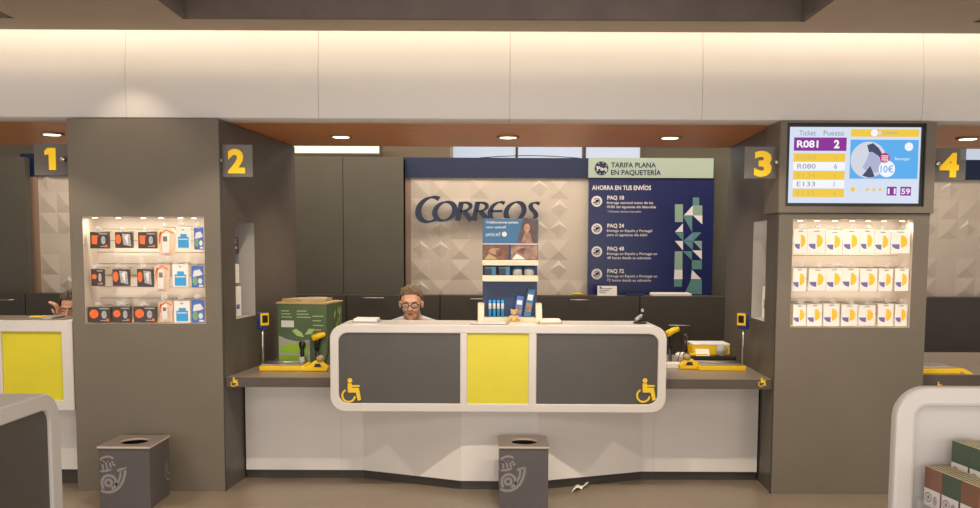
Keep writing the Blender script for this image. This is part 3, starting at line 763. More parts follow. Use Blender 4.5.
for a in (30, 75, 120, 165, 210, 255, 300, 345):
    k.disc((.054 * math.cos(math.radians(a)), .054 * math.sin(math.radians(a))), .006, c_ + Vector((0, -.003, 0)), X, Z, 'mint')
k.build('header_badge', t)
k = TX(t, 'line_of_text')
line(k, 'AHORRA EN TUS ENVÍOS', 592, 185.3, 189.8, 651, 'lite', .02)
for y, ttl, l1, l2, x1, x2, cy in ((195.6, 'PAQ 10', 'Entrega nacional antes de las', '10:00 del siguiente día laborable', 653, 656, 201.3), (223.6, 'PAQ 24', 'Entrega en España y Portugal', 'para el siguiente día hábil', 652, 647, 228.8), (246.6, 'PAQ 48', 'Entrega en España y Portugal en', '48 horas desde su admisión', 657, 651, 251.6), (269, 'PAQ 72', 'Entrega en España y Portugal en', '72 horas desde su admisión', 657, 651, 274)):
    line(k, ttl, 607.3, y, y + 3.8, 624, 'lite', .03)
    line(k, l1, 607, y + 5.6, y + 8.2, x1, 'lite', .006); line(k, l2, 607, y + 9.8, y + 12.4, x2, 'lite', .006)
line(k, '* Consultar destinos disponibles', 607.5, 210.5, 212.3, 641, 'lite')
k = MB(); g = MB()
for cy in (201.3, 228.8, 251.6, 274):
    p = at(596.8, cy, YPo - .002); k.disc((0, 0), .052, p, X, Z, 'lite'); pp = p + Vector((0, -.002, 0))
    g.stroke(oval(0, 0, .03, .03, 200, 520, 24), .006, pp, X, Z, 'poster'); g.stroke([(-.035, -.012), (-.01, -.008), (.022, .012)], .009, pp, X, Z, 'poster'); g.rct(-.012, .02, -.006, .016, pp, X, Z, 'poster'); g.rct(-.004, .006, -.018, -.008, pp, X, Z, 'poster')
k.build('icon_disc', t); g.build('icon_drawing', t)
# triangle mosaic
k = MB()
Y_ = YPo - .002
def pg(pts, m, yo=0):
    k.add([at(x, y, Y_ - yo) for x, y in reversed(pts)], [tuple(range(len(pts)))], m)
def zz(pts): return [(580 + a / 4.236, 180 + b_ / 4.236) for a, b_ in pts]
for pts, m in (
    ([(478, 74), (505, 74), (505, 108), (478, 108)], 'teal'), ([(402, 103), (436, 103), (436, 178), (402, 178)], 'sage'),
    ([(478, 108), (478, 150), (440, 150)], 'lite'), ([(478, 108), (518, 108), (518, 150), (478, 150)], 'sage'), ([(436, 152), (475, 152), (475, 222)], 'teal'),
    ([(478, 150), (518, 150), (518, 188)], 'lite'), ([(402, 220), (436, 184), (436, 220)], 'lite'), ([(402, 222), (438, 222), (438, 258)], 'teal'),
    ([(438, 258), (478, 222), (478, 258)], 'steelblue'), ([(478, 222), (515, 222), (478, 260)], 'teal'), ([(438, 260), (478, 260), (478, 298)], 'teal'),
    ([(402, 258), (436, 258), (436, 298)], 'lite'), ([(478, 258), (516, 258), (516, 298)], 'sage'), ([(402, 302), (434, 302), (434, 380), (400, 380)], 'sage'), ([(436, 302), (474, 302), (474, 340)], 'teal'),
    ([(476, 298), (516, 298), (516, 338)], 'lite'), ([(474, 340), (516, 340), (516, 378), (474, 378)], 'teal'), ([(400, 380), (434, 380), (434, 420), (398, 420)], 'lite'), ([(398, 420), (432, 420), (432, 452), (398, 452)], 'teal'),
    ([(474, 380), (514, 420), (470, 420)], 'lite'), ([(470, 422), (516, 422), (516, 484), (442, 484)], 'teal')):
    pg(zz(pts), m)
k.build('mosaic', t, recalc=False)
# things on the cabinet tops
def cardsign(px0, py0, px1, py1, Y, label, name, cat, m='paper'):
    a, b_, c_, d = rect(px0, py0, px1, py1, Y); c_ = ZK
    t = thing(name, label, cat, loc=((a + b_) / 2, Y, ZK))
    k = MB(); k.add([(a, Y, c_), (b_, Y, c_), (b_, Y + .02, d), (a, Y + .02, d), (a, Y + .004, c_), (b_, Y + .004, c_), (b_, Y + .024, d), (a, Y + .024, d)], [(0, 1, 2, 3), (5, 4, 7, 6), (3, 2, 6, 7), (0, 4, 5, 1), (1, 5, 6, 2), (4, 0, 3, 7)], m)
    k.box(a, b_, Y + .004, Y + .06, c_, c_ + .003, m); k.build('card', t)
    k = MB()
    for i in range(3): k.rct(.02, (b_ - a) * (.75 - .15 * i), (d - c_) * (.7 - .2 * i), (d - c_) * (.76 - .2 * i), Vector((a, Y - .0015 + .02 * (.7 - .2 * i), c_)), X, Z, 'emb')
    k.disc((.03, (d - c_) * .84), .009, Vector((a, Y + .0135, c_)), X, Z, 'sim2'); k.build('print', t)
cardsign(597.5, 286, 617, 295.5, 8.95, 'small white card standing at the lower left of the rates poster', 'desk_card', 'card')
a, b_, c_, d = rect(651, 291, 691, 295, 8.95)
k = MB(); k.box(a, b_, 8.92, 9.05, ZK, ZK + .025, 'paper', bev=.004); k.box(a + .01, b_ - .02, 8.93, 9.04, ZK + .025, ZK + .032, 'env'); tag(k.build('paper_stack', loc=((a + b_) / 2, 8.98, ZK)), 'flat white paper stack on the cabinet below the rates poster', 'paper')
a, b_, c_, d = rect(573, 293, 583, 295, 8.95)
k = MB(); k.tube([(a, 8.98, ZK + .012), (a + .04, 8.96, ZK + .016), (b_, 8.98, ZK + .012)], [.008, .012, .009], 'ygl'); tag(k.build('yellow_marker', loc=((a + b_) / 2, 8.98, ZK)), 'small yellow marker on the cabinet left of the rates poster', 'marker')
a, b_, c_, d = rect(626, 292, 643, 295, 8.95)
k = MB(); k.box(a, b_, 8.93, 9.0, ZK, ZK + .02, 'unid', bev=.004); k.box(a + .02, b_ - .04, 8.94, 8.99, ZK + .02, ZK + .03, 'black', bev=.003); tag(k.build('dark_case', loc=((a + b_) / 2, 8.96, ZK)), 'flat dark case between the white card and the paper stack', 'case')

# ------------------------------------------------------------------ niche goods (left)
def hookup(parent, x, z, Y0, Y1, u=None):
    k = MB(); k.tube([(x, Y0, z), (x, Y1, z), (x, Y1 - .006, z + .012)], .0025, 'steel', 8); o = k.build('hook', parent)
    k = MB(); k.box(x - .018, x + .018, Y1 - .009, Y1 - .006, z + .004, z + .03, 'acr'); k.build('price_holder', o)
YN = YF + .022
def ppack(px0, py0, px1, py1, kind, label, group):
    a, b_, c_, d = rect(px0, py0, px1, py1, YN)
    a = max(a, NL[0] + .004); b_ = min(b_, NL[1] - .004); c_ = max(c_, NL[2] + .002)
    w = b_ - a; h = d - c_
    hookup(PL, (a + b_) / 2, d + .006, YF + .219, YN - .012)
    P = Vector((a, YN, c_)); P1 = Vector((a, YN - .0015, c_)); P2 = Vector((a, YN - .003, c_))
    if kind == 'ink':
        t = thing('ink_pack', label, 'pack', loc=((a + b_) / 2, YN, c_), group=group)
        k = MB(); k.box(a, b_, YN, YN + .03, c_, d, 'pack', bev=.002); k.box(a + w * .3, b_ - w * .3, YN + .01, YN + .012, d, d + .022, 'clear'); k.build('carton', t)
        k = MB(); r = min(w * .2, h * .34); v = int(px0) % 3
        if v == 0: k.poly([(w * .1, h * .28), (w * .38, h * .25), (w * .4, h * .7), (w * .5, h * .78), (w * .1, h * .8)], P1, X, Z, 'orange')
        elif v == 1: k.disc((w * .27, h * .55), r, P1, X, Z, 'orange', a0=-.6, a1=4.8)
        else: k.disc((w * .27, h * .55), r, P1, X, Z, 'orange', ry=r * 1.25)
        k.build('printed_orange_shape', t)
        k = MB(); k.disc((w * .72, h * .5), w * .12, P1, X, Z, 'silver', ry=h * .25); k.rct(w * .5, w * .95, h * .86, h * .92, P1, X, Z, 'silver'); k.rct(w * .55, w * .9, h * .1, h * .15, P1, X, Z, 'silver'); k.disc((w * .88, h * .16), w * .07, P2, X, Z, 'orange'); k.build('printed_panel', t)
    elif kind == 'cd':
        t = thing('ink_pack', label, 'pack', loc=((a + b_) / 2, YN, c_), group=group)
        k = MB(); k.box(a, b_, YN, YN + .03, c_, d, 'pack', bev=.002); k.box(a + w * .3, b_ - w * .3, YN + .01, YN + .012, d, d + .022, 'clear'); k.build('carton', t)
        k = MB(); k.poly([(w * .42, h * .9), (w * .9, h * .85), (w * .95, h * .1), (w * .5, h * .2)], P1, X, Z, 'silver'); k.poly([(w * .55, h * .7), (w * .8, h * .9), (w * .75, h * .2)], P2, X, Z, 'lite'); k.build('printed_panel', t)
        k = MB(); k.disc((w * .2, h * .55), w * .16, P1, X, Z, 'orange', ry=h * .3); k.build('printed_orange_shape', t)
    elif kind == 'phone':
        t = thing('phone_pack', label, 'pack', loc=((a + b_) / 2, YN, c_), group=group)
        k = MB()
        pts = rr(a + w * .05, b_ - w * .05, c_, c_ + h * .45, min(w, h) * .18, 5) ; k.prism(pts, YN + .012, YN + .02, 'y', 'bliss')
        pts = rr(a, b_, c_ + h * .38, d, min(w, h) * .3, 6); k.prism(pts, YN + .0125, YN + .0205, 'y', 'bliss'); k.build('backing_card', t)
        k = MB(); k.disc((w * .2, h * .62), w * .14, Vector((a, YN + .0105, c_)), X, Z, 'orange', a0=1.2, a1=4.2, ry=h * .25); k.stroke([(w * .1, h * .75), (w * .5, h * .93), (w * .9, h * .8)], .008, Vector((a, YN + .0105, c_)), X, Z, 'orange'); k.build('printed_orange_shape', t)
        k = MB(); k.box(a + w * .28, a + w * .66, YN - .006, YN + .012, c_ + h * .1, c_ + h * .78, 'paper', bev=.004); o = k.build('phone', t)
        k = MB(); k.rct(w * .35, w * .59, h * .52, h * .7, Vector((a, YN - .0065, c_)), X, Z, 'black'); k.build('phone_screen', o)
        k = MB(); k.prism(rr(a + w * .22, a + w * .74, c_ + h * .08, c_ + h * .82, w * .18, 5), YN - .012, YN - .0105, 'y', 'clear'); k.build('blister', t)
    elif kind == 'sim':
        t = thing('sim_card_pack', label, 'pack', loc=((a + b_) / 2, YN, c_), group=group)
        k = MB(); k.box(a, b_, YN, YN + .006, c_, d, 'env', bev=.001); k.build('card', t)
        k = MB(); k.rct(w * .14, w * .88, h * .06, h * .55, P1, X, Z, 'sim'); k.rct(w * .3, w * .75, h * .55, h * .68, P1, X, Z, 'sim'); k.rct(w * .2, w * .82, h * .42, h * .47, P2, X, Z, 'lite'); k.disc((w * .5, h * .88), w * .1, P1, X, Z, 'emb', ry=h * .025); k.build('printed_panel', t)
    else:
        t = thing('sim_card_pack', label, 'pack', loc=((a + b_) / 2, YN, c_), group=group)
        k = MB(); k.box(a, b_, YN, YN + .006, c_, d, 'sim2', bev=.001); k.build('card', t)
        k = MB(); k.poly([(w * .1, h * .5), (w * .2, h * .78), (w * .7, h * .84), (w * .95, h * .62), (w * .7, h * .55)], P1, X, Z, 'lite'); k.disc((w * .3, h * .3), w * .2, P1, X, Z, 'grn', ry=h * .2); k.disc((w * .72, h * .3), w * .17, P1, X, Z, 'lite', ry=h * .13); k.rct(w * .6, w * .95, h * .04, h * .12, P1, X, Z, 'paper'); k.build('printed_panel', t)
rows = ['top', 'middle', 'bottom']
L = [
 [(90, 232, 108.5, 248.5, 'ink'), (115, 232, 132, 248, 'cd'), (138, 232, 156, 248.5, 'ink'), (157, 228, 175, 256, 'phone'), (176, 227, 190.5, 249, 'sim'), (194, 228, 203.5, 249.5, 'mini')],
 [(91, 269, 103.5, 286, 'ink'), (112.5, 269, 129, 286, 'cd'), (137, 269, 152.5, 286.5, 'cd'), (154, 264, 169, 292, 'phone'), (172.5, 264, 188, 287, 'sim'), (191.5, 266, 203.5, 287.5, 'mini')],
 [(88, 307, 110.5, 322.5, 'ink'), (112, 306.5, 130.5, 322.5, 'ink'), (133.5, 306.5, 156, 322.3, 'ink'), (158, 301, 172.5, 322, 'phone'), (174, 301, 190, 322.5, 'sim'), (191.5, 300, 204.3, 323, 'mini')]]
nm = {'ink': 'dark ink pack with an orange print', 'cd': 'dark pack with orange print and silver half', 'phone': 'white handset on a rounded blister card', 'sim': 'white card pack with a sky blue block', 'mini': 'narrow mottled blue card pack'}
pos = ['first from left', 'second from left', 'third from left', 'beside the dark packs', 'second from right', 'at the right end']
for r, row in enumerate(L):
    for c_i, (x0, y0, x1, y1, kd) in enumerate(row):
        ppack(x0, y0, x1, min(y1, 322.6), kd, '%s, %s, %s row of left niche' % (nm[kd], pos[c_i], rows[r]), 'packs hanging in the left pillar niche')
# niche goods (right): white card packs
R3 = [([794, 808, 826.5, 843, 860, 875, 891], 230, 254, [13, 17, 16, 16.5, 14, 15.5, 19]), ([793, 809, 826, 842.5, 860, 879, 895], 268, 291.5, [13.5, 17, 16, 16.5, 17, 14, 18]), ([793, 807, 823.5, 841.5, 858.5, 878, 895], 304.5, 326.3, [13, 15, 16, 16, 17, 15.5, 15])]
ordn = ['leftmost', 'second from left', 'third from left', 'middle', 'third from right', 'second from right', 'rightmost']
rng = random.Random(4)
for r, (xs_, y0, y1, ws) in enumerate(R3):
    for i, (x0, w_) in enumerate(zip(xs_, ws)):
        a, b_, c_, d = rect(x0, y0 + rng.uniform(-.8, .8), x0 + w_, y1 + rng.uniform(-.8, .2), YN)
        a = max(a, NR[0] + .006); b_ = min(b_, NR[1] - .006); c_ = max(c_, NR[2] + .006)
        w = b_ - a; h = d - c_
        rot = rng.uniform(-.03, .03)
        if r == 2: rot *= .3
        hookup(PR, (a + b_) / 2, d + .004, YF + .219, YN - .012)
        t = thing('card_pack', 'white card pack with yellow half disc, %s, %s row of right niche' % (ordn[i], rows[r]), 'pack', loc=((a + b_) / 2, YN, d), group='white card packs in the right pillar niche')
        hw = w / 2
        del t['_w']
        t.rotation_euler = (0, rot, 0)
        k = MB(); k.box(-hw, hw, 0, .012, -h, 0, 'env', bev=.002); k.build('card', t)
        k = MB(); k.disc((w * .02, -h * .48), w * .34, Vector((0, -.0012, 0)), X, Z, 'sun', a0=-PI / 2, a1=PI / 2, ry=h * .27); k.build('printed_half_disc', t)
        k = MB(); k.poly([(0, -h * .6)] + [(w * .0 - w * .4 * math.sin(q) * 1, -h * .6 - w * .0 - h * .2 * (1 - math.cos(q)) * 0 - h * .22 * math.cos(q) * 1) for q in [PI / 2 * j / 10 for j in range(11)]], Vector((-w * .06, -.0012, 0)), X, Z, 'vio'); k.build('printed_quarter_disc', t)
        k = MB(); k.rct(-w * .16, w * .16, -h * .09, -h * .06, Vector((0, -.0012, 0)), X, Z, 'emb'); k.build('hang_slot', t)
# ------------------------------------------------------------------ goods in the side niches
def sideprop(P0, u, s0, s1, z0, z1, dep, m, name, label, cat, extra):
    n = u.cross(Z)      # outward normal
    c_ = P0 + u * ((s0 + s1) / 2) - n * dep
    t = thing(name, label, cat, loc=(c_.x, c_.y, z0)); del t['_w']
    t.rotation_euler = (0, 0, math.atan2(u.y, u.x))
    w = s1 - s0; h = z1 - z0
    k = MB(); k.box(-w / 2, w / 2, 0, .02, 0, h, m, bev=.002); k.build('carton', t)
    k = MB()
    for q in extra: k.rct(q[0] * w - w / 2, q[1] * w - w / 2, q[2] * h, q[3] * h, Vector((0, -.0015, 0)), X, Z, q[4])
    k.build('printed_panel', t)
    return t
def sw_(px, py, P0, u): return onwing(px, py, P0, u)
hw = HL[1] - HL[0]; hz = HL[3] - HL[2]
sideprop(PWL, uw, HL[0] + hw * .16, HL[0] + hw * .62, HL[2] + hz * .665, HL[2] + hz * .84, .06, 'black', 'phone_pack', 'black phone pack at the top of the left wing niche', 'pack', [(.2, .8, .3, .45, 'silver'), (.3, .7, .6, .9, 'emb')])
sideprop(PWL, uw, HL[0] + hw * .08, HL[0] + hw * .62, HL[2] + hz * .36, HL[2] + hz * .56, .06, 'env', 'card_pack', 'plain white card pack in the middle of the left wing niche', 'pack', [(.05, .3, .8, .97, 'sun')])
sideprop(PWL, uw, HL[0] + hw * .04, HL[0] + hw * .7, HL[2] + .004, HL[2] + hz * .32, .06, 'env', 'card_pack', 'white card pack with a beige window at the bottom of the left wing niche', 'pack', [(.15, .45, .5, .9, 'emb'), (.6, .85, .25, .4, 'vio')])
hw = HR[1] - HR[0]; hz = HR[3] - HR[2]
sideprop(PWR0, ur, HR[0] + hw * .5, HR[0] + hw * .9, HR[2] + hz * .37, HR[2] + hz * .53, .06, 'env', 'card_pack', 'small white pack in the middle of the right wing niche', 'pack', [(.1, .5, .2, .5, 'emb')])
sideprop(PWR0, ur, HR[0] + hw * .15, HR[0] + hw * .9, HR[2] + .004, HR[2] + hz * .33, .06, 'env', 'card_pack', 'tall white leaflet at the bottom of the right wing niche', 'pack', [(.2, .7, .3, .6, 'emb')])

# ------------------------------------------------------------------ things on the left worktop
def tz(px, py): return onz(px, py, zw)
def box_l(t, name, x0, x1, y0, y1, z0, z1, m, bev=.003):
    k = MB(); k.box(x0, x1, y0, y1, z0, z1, m, bev=bev); return k.build(name, t)
# green carton
p = at(275, 340, 6.78); 
t = thing('green_carton', 'large green printed carton with leaf picture on the left worktop', 'box', loc=(p.x + .005, 6.84, zw), rz=math.radians(-9)); del t['_w']
cw = .37; ch = at(300, 304.5, 6.78).z - zw; cdp = .36
k = MB(); k.box(0, cw, 0, cdp, 0, ch, 'green', bev=.004); k.build('carton', t)
k = MB(); k.box(-.008, cw + .006, -.006, cdp + .006, ch, ch + .014, 'kraft', bev=.003); k.poly([(.02, .05), (cw * .5, .02), (cw * .9, .1), (cw * .85, .3), (.06, .32)], Vector((0, 0, ch + .015)), X, Vector((0, 1, 0)), 'kraft', .02); tag(k.build('lid', t), 'kraft cardboard lid flaps')
q = Vector((0, -.0015, 0)); q2 = Vector((0, -.003, 0))
k = MB(); k.poly([(.01, .02), (cw * .66, .02), (cw * .66, ch * .42), (cw * .4, ch * .39), (cw * .2, ch * .42), (.01, ch * .48)], q, X, Z, 'greyroll'); k.poly([(.02, ch * .2), (cw * .62, ch * .2), (cw * .62, ch * .36), (cw * .3, ch * .36), (.02, ch * .3)], q2, X, Z, 'lime'); k.rct(.02, cw * .6, ch * .05, ch * .16, q2, X, Z, 'lime')
k.rct(.03, cw * .34, ch * .62, ch * .73, q, X, Z, 'lite'); k.build('printed_panel', t)
k = MB(); k.poly([(cw * .3, ch * .56), (cw * .38, ch * .6), (cw * .5, ch * .53), (cw * .54, ch * .46), (cw * .4, ch * .48)], q, X, Z, 'leafp'); k.poly([(cw * .56, ch * .5), (cw * .64, ch * .6), (cw * .76, ch * .6), (cw * .7, ch * .52)], q, X, Z, 'leafp'); k.build('printed_leaf', t)
k = MB()
for i in range(5): k.rct(cw * .72, cw * (.94 - .05 * (i % 2)), ch * (.5 + .075 * i), ch * (.515 + .075 * i), q, X, Z, 'leafp')
for i in range(3): k.rct(.03, cw * (.3 - .03 * i), ch * (.78 + .05 * i), ch * (.795 + .05 * i), q, X, Z, 'leafp'); k.rct(cw * .4, cw * (.68 - .04 * i), ch * (.78 + .05 * i), ch * (.795 + .05 * i), q, X, Z, 'leafp')
k.build('printed_text', t)
k = MB(); U2 = Vector((0, 1, 0)); rg = random.Random(2)
for i in range(14):
    a, b_ = rg.uniform(.05, cdp - .07), rg.uniform(.08, ch - .08); k.poly([(a, b_), (a + .02, b_ + .045), (a + .05, b_ + .06), (a + .035, b_ + .015)], Vector((cw + .0015 + .0004 * i, 0, 0)), U2, Z, ('leafp', 'lime', 'kraft')[i % 3])
k.build('printed_foliage', t)
def scale(px, face, label):
    """parcel scale: yellow tray, steel platform, pole with blue display"""
    s_ = 1 if face == 'R' else -1
    p = tz(px, 371)
    t = thing('parcel_scale', label, 'scale', loc=(p.x, p.y + .1, zw))
    x0, x1 = (p.x - .02, p.x + .29) if s_ == 1 else (p.x - .31, p.x + .02)
    y0, y1 = p.y, p.y + .24
    k = MB(); k.box(x0, x1, y0, y1, zw, zw + .035, 'ygl', bev=.006); k.build('base', t)
    k = MB(); k.box(x0 + .01, x1 - .02, y0 + .008, y1 - .008, zw + .036, zw + .046, 'steel', bev=.003); k.tube([(x0 + .01, y0 + .01, zw + .06), (x1 - .03, y0 + .01, zw + .06)], .004, 'steel'); k.build('platform', t)
    k = MB(); top = at(px, 329, p.y + .03).z; k.tube([(p.x, p.y + .03, zw + .03), (p.x, p.y + .03, top + .03)], .0085, 'steel'); k.build('pole', t)
    k = MB(); hz0 = top; T = Matrix.Translation((p.x, p.y + .03, hz0 + .055)) @ Matrix.Rotation(math.radians(50 * s_), 4, 'Z')
    k.box(-.035, .035, -.022, .022, -.055, .06, 'bluep', bev=.008, T=T); o = k.build('display_head', t)
    k = MB(); k.box(-.034, .034, -.03, -.0225, -.03, .055, 'ygl', bev=.003, T=T); k.box(-.022, .022, -.032, -.0301, -.01, .04, 'black', T=T); k.build('display_face', o)
scale(262, 'R', 'yellow parcel scale with blue display on a pole on the left worktop')
scale(743.5, 'L', 'yellow parcel scale with blue display on a pole on the right worktop')
def tape_gun(px, py, flip, label):
    p = tz(px, py); s_ = -1 if flip else 1
    t = thing('tape_dispenser', label, 'device', loc=(p.x, p.y, zw)); del t['_w']
    k = MB(); pr = [(-.08 * s_, 0), (.08 * s_, 0), (.085 * s_, .03), (.03 * s_, .075), (-.01 * s_, .07), (-.085 * s_, .02)]
    k.prism(pr, -.025, .035, 'y', 'ygl'); k.build('body', t, bevel=.006)
    k = MB(); k.poly([(-.01 * s_, .03), (.045 * s_, .03), (.03 * s_, .055), (0, .052)], Vector((0, -.0265, 0)), X, Z, 'black'); k.build('opening', t)
    k = MB(); k.lathe([(.022, -.03), (.022, .03)], (.03 * s_, .005, .085), 'kraft', 18, 'y'); k.build('roll', t)
tape_gun(316, 371, False, 'yellow wedge-shaped tape dispenser beside the left parcel scale')
tape_gun(691, 369, True, 'yellow wedge-shaped tape dispenser beside the right parcel scale')
def scanner(px, py, s_, label, ztop):
    p = tz(px, py)
    t = thing('barcode_scanner', label, 'scanner', loc=(p.x, p.y, zw)); del t['_w']
    h = ztop - zw
    k = MB(); k.lathe([(.05, 0), (.05, .012), (.02, .02), (.012, .03), (.011, h * .55)], (0, 0, 0), 'black', 20); k.build('stand', t)
    k = MB(); k.tube([(0, 0, h * .5), (.004 * s_, 0, h * .75), (.02 * s_, 0, h * .9)], [.016, .018, .02], 'black'); k.build('handle', t)
    k = MB(); k.tube([(-.03 * s_, -.01, h * .84), (.02 * s_, 0, h * .93), (.06 * s_, .005, h * .98)], [.024, .024, .016], 'ygl', 14); k.build('head', t)
    k = MB(); k.tube([(.06 * s_, .005, h * .96), (.085 * s_, .01, h * .8), (.08 * s_, .015, h * .4), (.05 * s_, .03, .01)], .003, 'black'); k.build('cable', t)
scanner(317, 366, 1, 'yellow and black barcode scanner on a stand before the green carton', at(320, 333.5, tz(317, 366).y).z)
scanner(670, 366, 1, 'yellow and black barcode scanner on a stand at the right end of the desk', at(672, 328, tz(670, 366).y).z)
p = tz(302.5, 367)
t = thing('hand_stamp', 'black hand stamp with a steel base before the green carton', 'stamp', loc=(p.x, p.y, zw)); del t['_w']
k = MB(); k.box(-.02, .02, -.02, .02, 0, .075, 'steel', bev=.004); k.box(-.028, .028, -.026, .026, 0, .02, 'silver', bev=.003); k.build('base', t)
k = MB(); k.lathe([(.012, .075), (.016, .1), (.013, .12), (.024, .15), (.024, .175), (.014, .185)], (0, 0, 0), 'black', 18); k.build('handle', t)
p = tz(334, 358)
t = thing('mouse', 'small dark mouse by the left end of the desk', 'mouse', loc=(p.x, p.y, zw)); 
# right worktop: second machine
p = tz(716, 366); pv = Vector((p.x, p.y + .22, zw))
t = thing('label_printer', 'low black label printer behind the right parcel scale', 'printer', loc=pv); del t['_w']
k = MB(); k.box(-.17, .18, -.1, .14, 0, .06, 'black', bev=.01); k.build('body', t)
k = MB(); k.lathe([(.042, -.015), (.042, .015), (.02, .016), (.02, -.016)], (.07, -.09, .10), 'greyroll', 24, 'y'); k.box(.05, .09, -.1, -.08, .06, .066, 'black'); k.build('paper_roll', t)
k = MB(); k.rct(-.12, -.02, .0, .06, Vector((0, -.102, .06)), X, Vector((0, .6, .8)), 'paper', .002); k.build('printed_slip', t)
k = MB(); k.box(-.16, -.03, -.1, -.04, .0605, .075, 'ygl', bev=.004); k.build('yellow_latch', t)
t2 = thing('parcel_scale', 'yellow box scale with a pale platform on top of the label printer', 'scale', loc=pv + Vector((0, .08, .09))); del t2['_w']
hb = at(716, 355, pv.y).z - zw; ht = at(716, 344, pv.y).z - zw
k = MB(); k.box(-.13, .15, -.1, .12, hb - .09, ht - .1, 'ygl', bev=.006); k.build('base', t2)
k = MB(); k.box(-.13, .15, -.105, .12, ht - .1, ht - .085, 'lite', bev=.005); k.build('platform', t2)
k = MB()
for sx in (-.11, .13):
    for sy in (-.05, .08): k.lathe([(.012, -.03), (.012, hb - .085)], (sx, sy, 0), 'black', 12)
k.build('feet', t2)
k = MB(); k.tube([(-.145, .06, -.03), (-.15, .06, ht - .06)], .012, 'pack', 12); k.ball((-.15, .06, ht - .045), .02, 'pack', 2); k.build('lever', t2)
p = tz(674, 368)
k = MB(); k.box(p.x - .05, p.x + .05, p.y, p.y + .1, zw, zw + .03, 'paper', bev=.002); k.box(p.x - .045, p.x + .05, p.y + .005, p.y + .1, zw + .03, zw + .034, 'env'); tag(k.build('paper_pad', loc=(p.x, p.y, zw)), 'thick white paper pad at the right end of the desk', 'paper')
p = tz(688, 357)
k = MB(); k.box(p.x - .08, p.x + .09, p.y - .05, p.y + .1, zw, zw + .02, 'paper', bev=.002); k.box(p.x - .07, p.x + .08, p.y - .04, p.y + .09, zw + .02, zw + .028, 'env'); tag(k.build('paper_stack', loc=(p.x, p.y, zw)), 'flat stack of white forms at the back of the right worktop', 'paper')
# bay 4: yellow tray and cable
p = onz(950, 374, W4[3])
t = thing('parcel_scale', 'flat yellow parcel scale on the worktop at the right edge', 'scale', loc=(p.x, p.y, W4[3]))
k = MB(); x0 = RX1 + .03; x1 = onz(961, 374, W4[3]).x
k.box(x0, x1, p.y, p.y + .25, W4[3], W4[3] + .035, 'ygl', bev=.006); k.build('base', t)
k = MB(); k.box(x0 + .01, x1 - .03, p.y + .01, p.y + .24, W4[3] + .036, W4[3] + .046, 'steel', bev=.003); k.build('platform', t)
k = MB(); k.prism([(x1, W4[3]), (x1 + .09, W4[3]), (x1 + .04, W4[3] + .03), (x1, W4[3] + .04)], p.y + .02, p.y + .07, 'y', 'ygl'); k.build('nose', t)
k = MB(); zz4 = W4[3] + .004
k.tube([onz(px_, py_, W4[3] + h_) for px_, py_, h_ in ((928, 366, .006), (934, 363, .03), (944, 365, .03), (954, 369, .02), (966, 374, .006))], .005, 'greyroll'); tag(k.build('cable', loc=(x1, p.y + .2, W4[3])), 'grey cable trailing behind the scale at the right edge', 'cable')

# ------------------------------------------------------------------ things on the centre desk
ZD = ZDT
def deskY(py): return onz(490, py, ZD).y
def pap(px0, px1, h, y0, y1, m, name, label, cat):
    a = at(px0, 320, y0).x; b_ = at(px1, 320, y0).x
    k = MB(); k.box(a, b_, y0, y1, ZD, ZD + h * .4, m, bev=.002); k.box(a + .008, b_ - .012, y0 + .006, y1 - .004, ZD + h * .4, ZD + h, 'paper' if m != 'paper' else 'beige', bev=.002)
    return tag(k.build(name, loc=((a + b_) / 2, y0, ZD)), label, cat)
pap(352, 378.5, .026, 6.14, 6.33, 'greyroll', 'leaflet_tray', 'flat tray of pale leaflets on the desk left of the clerk', 'tray')
pap(539, 563, .026, 6.12, 6.3, 'kraft', 'leaflet_tray', 'flat tray of leaflets on the desk right of the charity stand', 'tray')
pap(470, 508, .010, 6.06, 6.12, 'worktop', 'leaflet_pile', 'thin pile of grey leaflets before the charity stand', 'paper')
pap(509, 537, .012, 6.06, 6.12, 'paper', 'leaflet_pile', 'thin white paper pile before the right of the charity stand', 'paper')
p = at(640, 320, 6.2)
t = thing('stapler', 'small dark metal stapler at the right end of the centre desk', 'stapler', loc=(p.x, 6.2, ZD)); del t['_w']
k = MB(); k.lathe([(.045, 0), (.047, .006), (.035, .014)], (0, 0, 0), 'black', 24); k.build('base', t)
k = MB(); k.tube([(-.025, 0, .014), (-.02, 0, .03), (.0, 0, .045), (.012, 0, .06)], [.012, .014, .013, .008], 'silver'); k.tube([(.012, 0, .055), (.014, 0, .082)], .007, 'black'); k.ball((.014, 0, .085), .011, 'silver', 2); k.tube([(-.03, 0, .02), (.03, 0, .025)], .009, 'black'); k.build('lever', t)
# charity stand
YS = 6.2
a, b_, _, ztop = rect(482.5, 218.5, 538, 318, YS)
zq = lambda py: at(510, py, YS).z
w = b_ - a
t = thing('charity_stand', 'tall blue charity counter stand with photo panels in front of the lettering', 'stand', loc=((a + b_) / 2, YS, ZD))
k = MB(); k.box(a, b_, YS + .1, YS + .125, ZD, zq(244), 'unid'); k.build('back_board', t)
k = MB(); k.box(a, b_, YS, YS + .13, ZD, ZD + .035, 'beige', bev=.003); k.build('base', t)
for x in (a - .03, b_ - .012):
    k = MB(); k.prism([(YS - .01, ZD), (YS + .14, ZD), (YS + .14, ZD + .12), (YS + .1, ZD + .128), (YS + .04, ZD + .118), (YS + .005, ZD + .08)], x, x + .042, 'x', 'beige'); k.build('side_cheek', t, bevel=.006)
for y0, y1 in ((260, 265.5), (275.5, 281.5)):
    k = MB(); k.box(a - .002, b_ + .002, YS - .005, YS + .1, zq(y1), zq(y0), 'beige', bev=.003); k.build('shelf', t)
k = MB(); k.box(a, b_, YS - .004, YS + .1, zq(244), ztop, 'unic', bev=.003); hd = k.build('header', t)
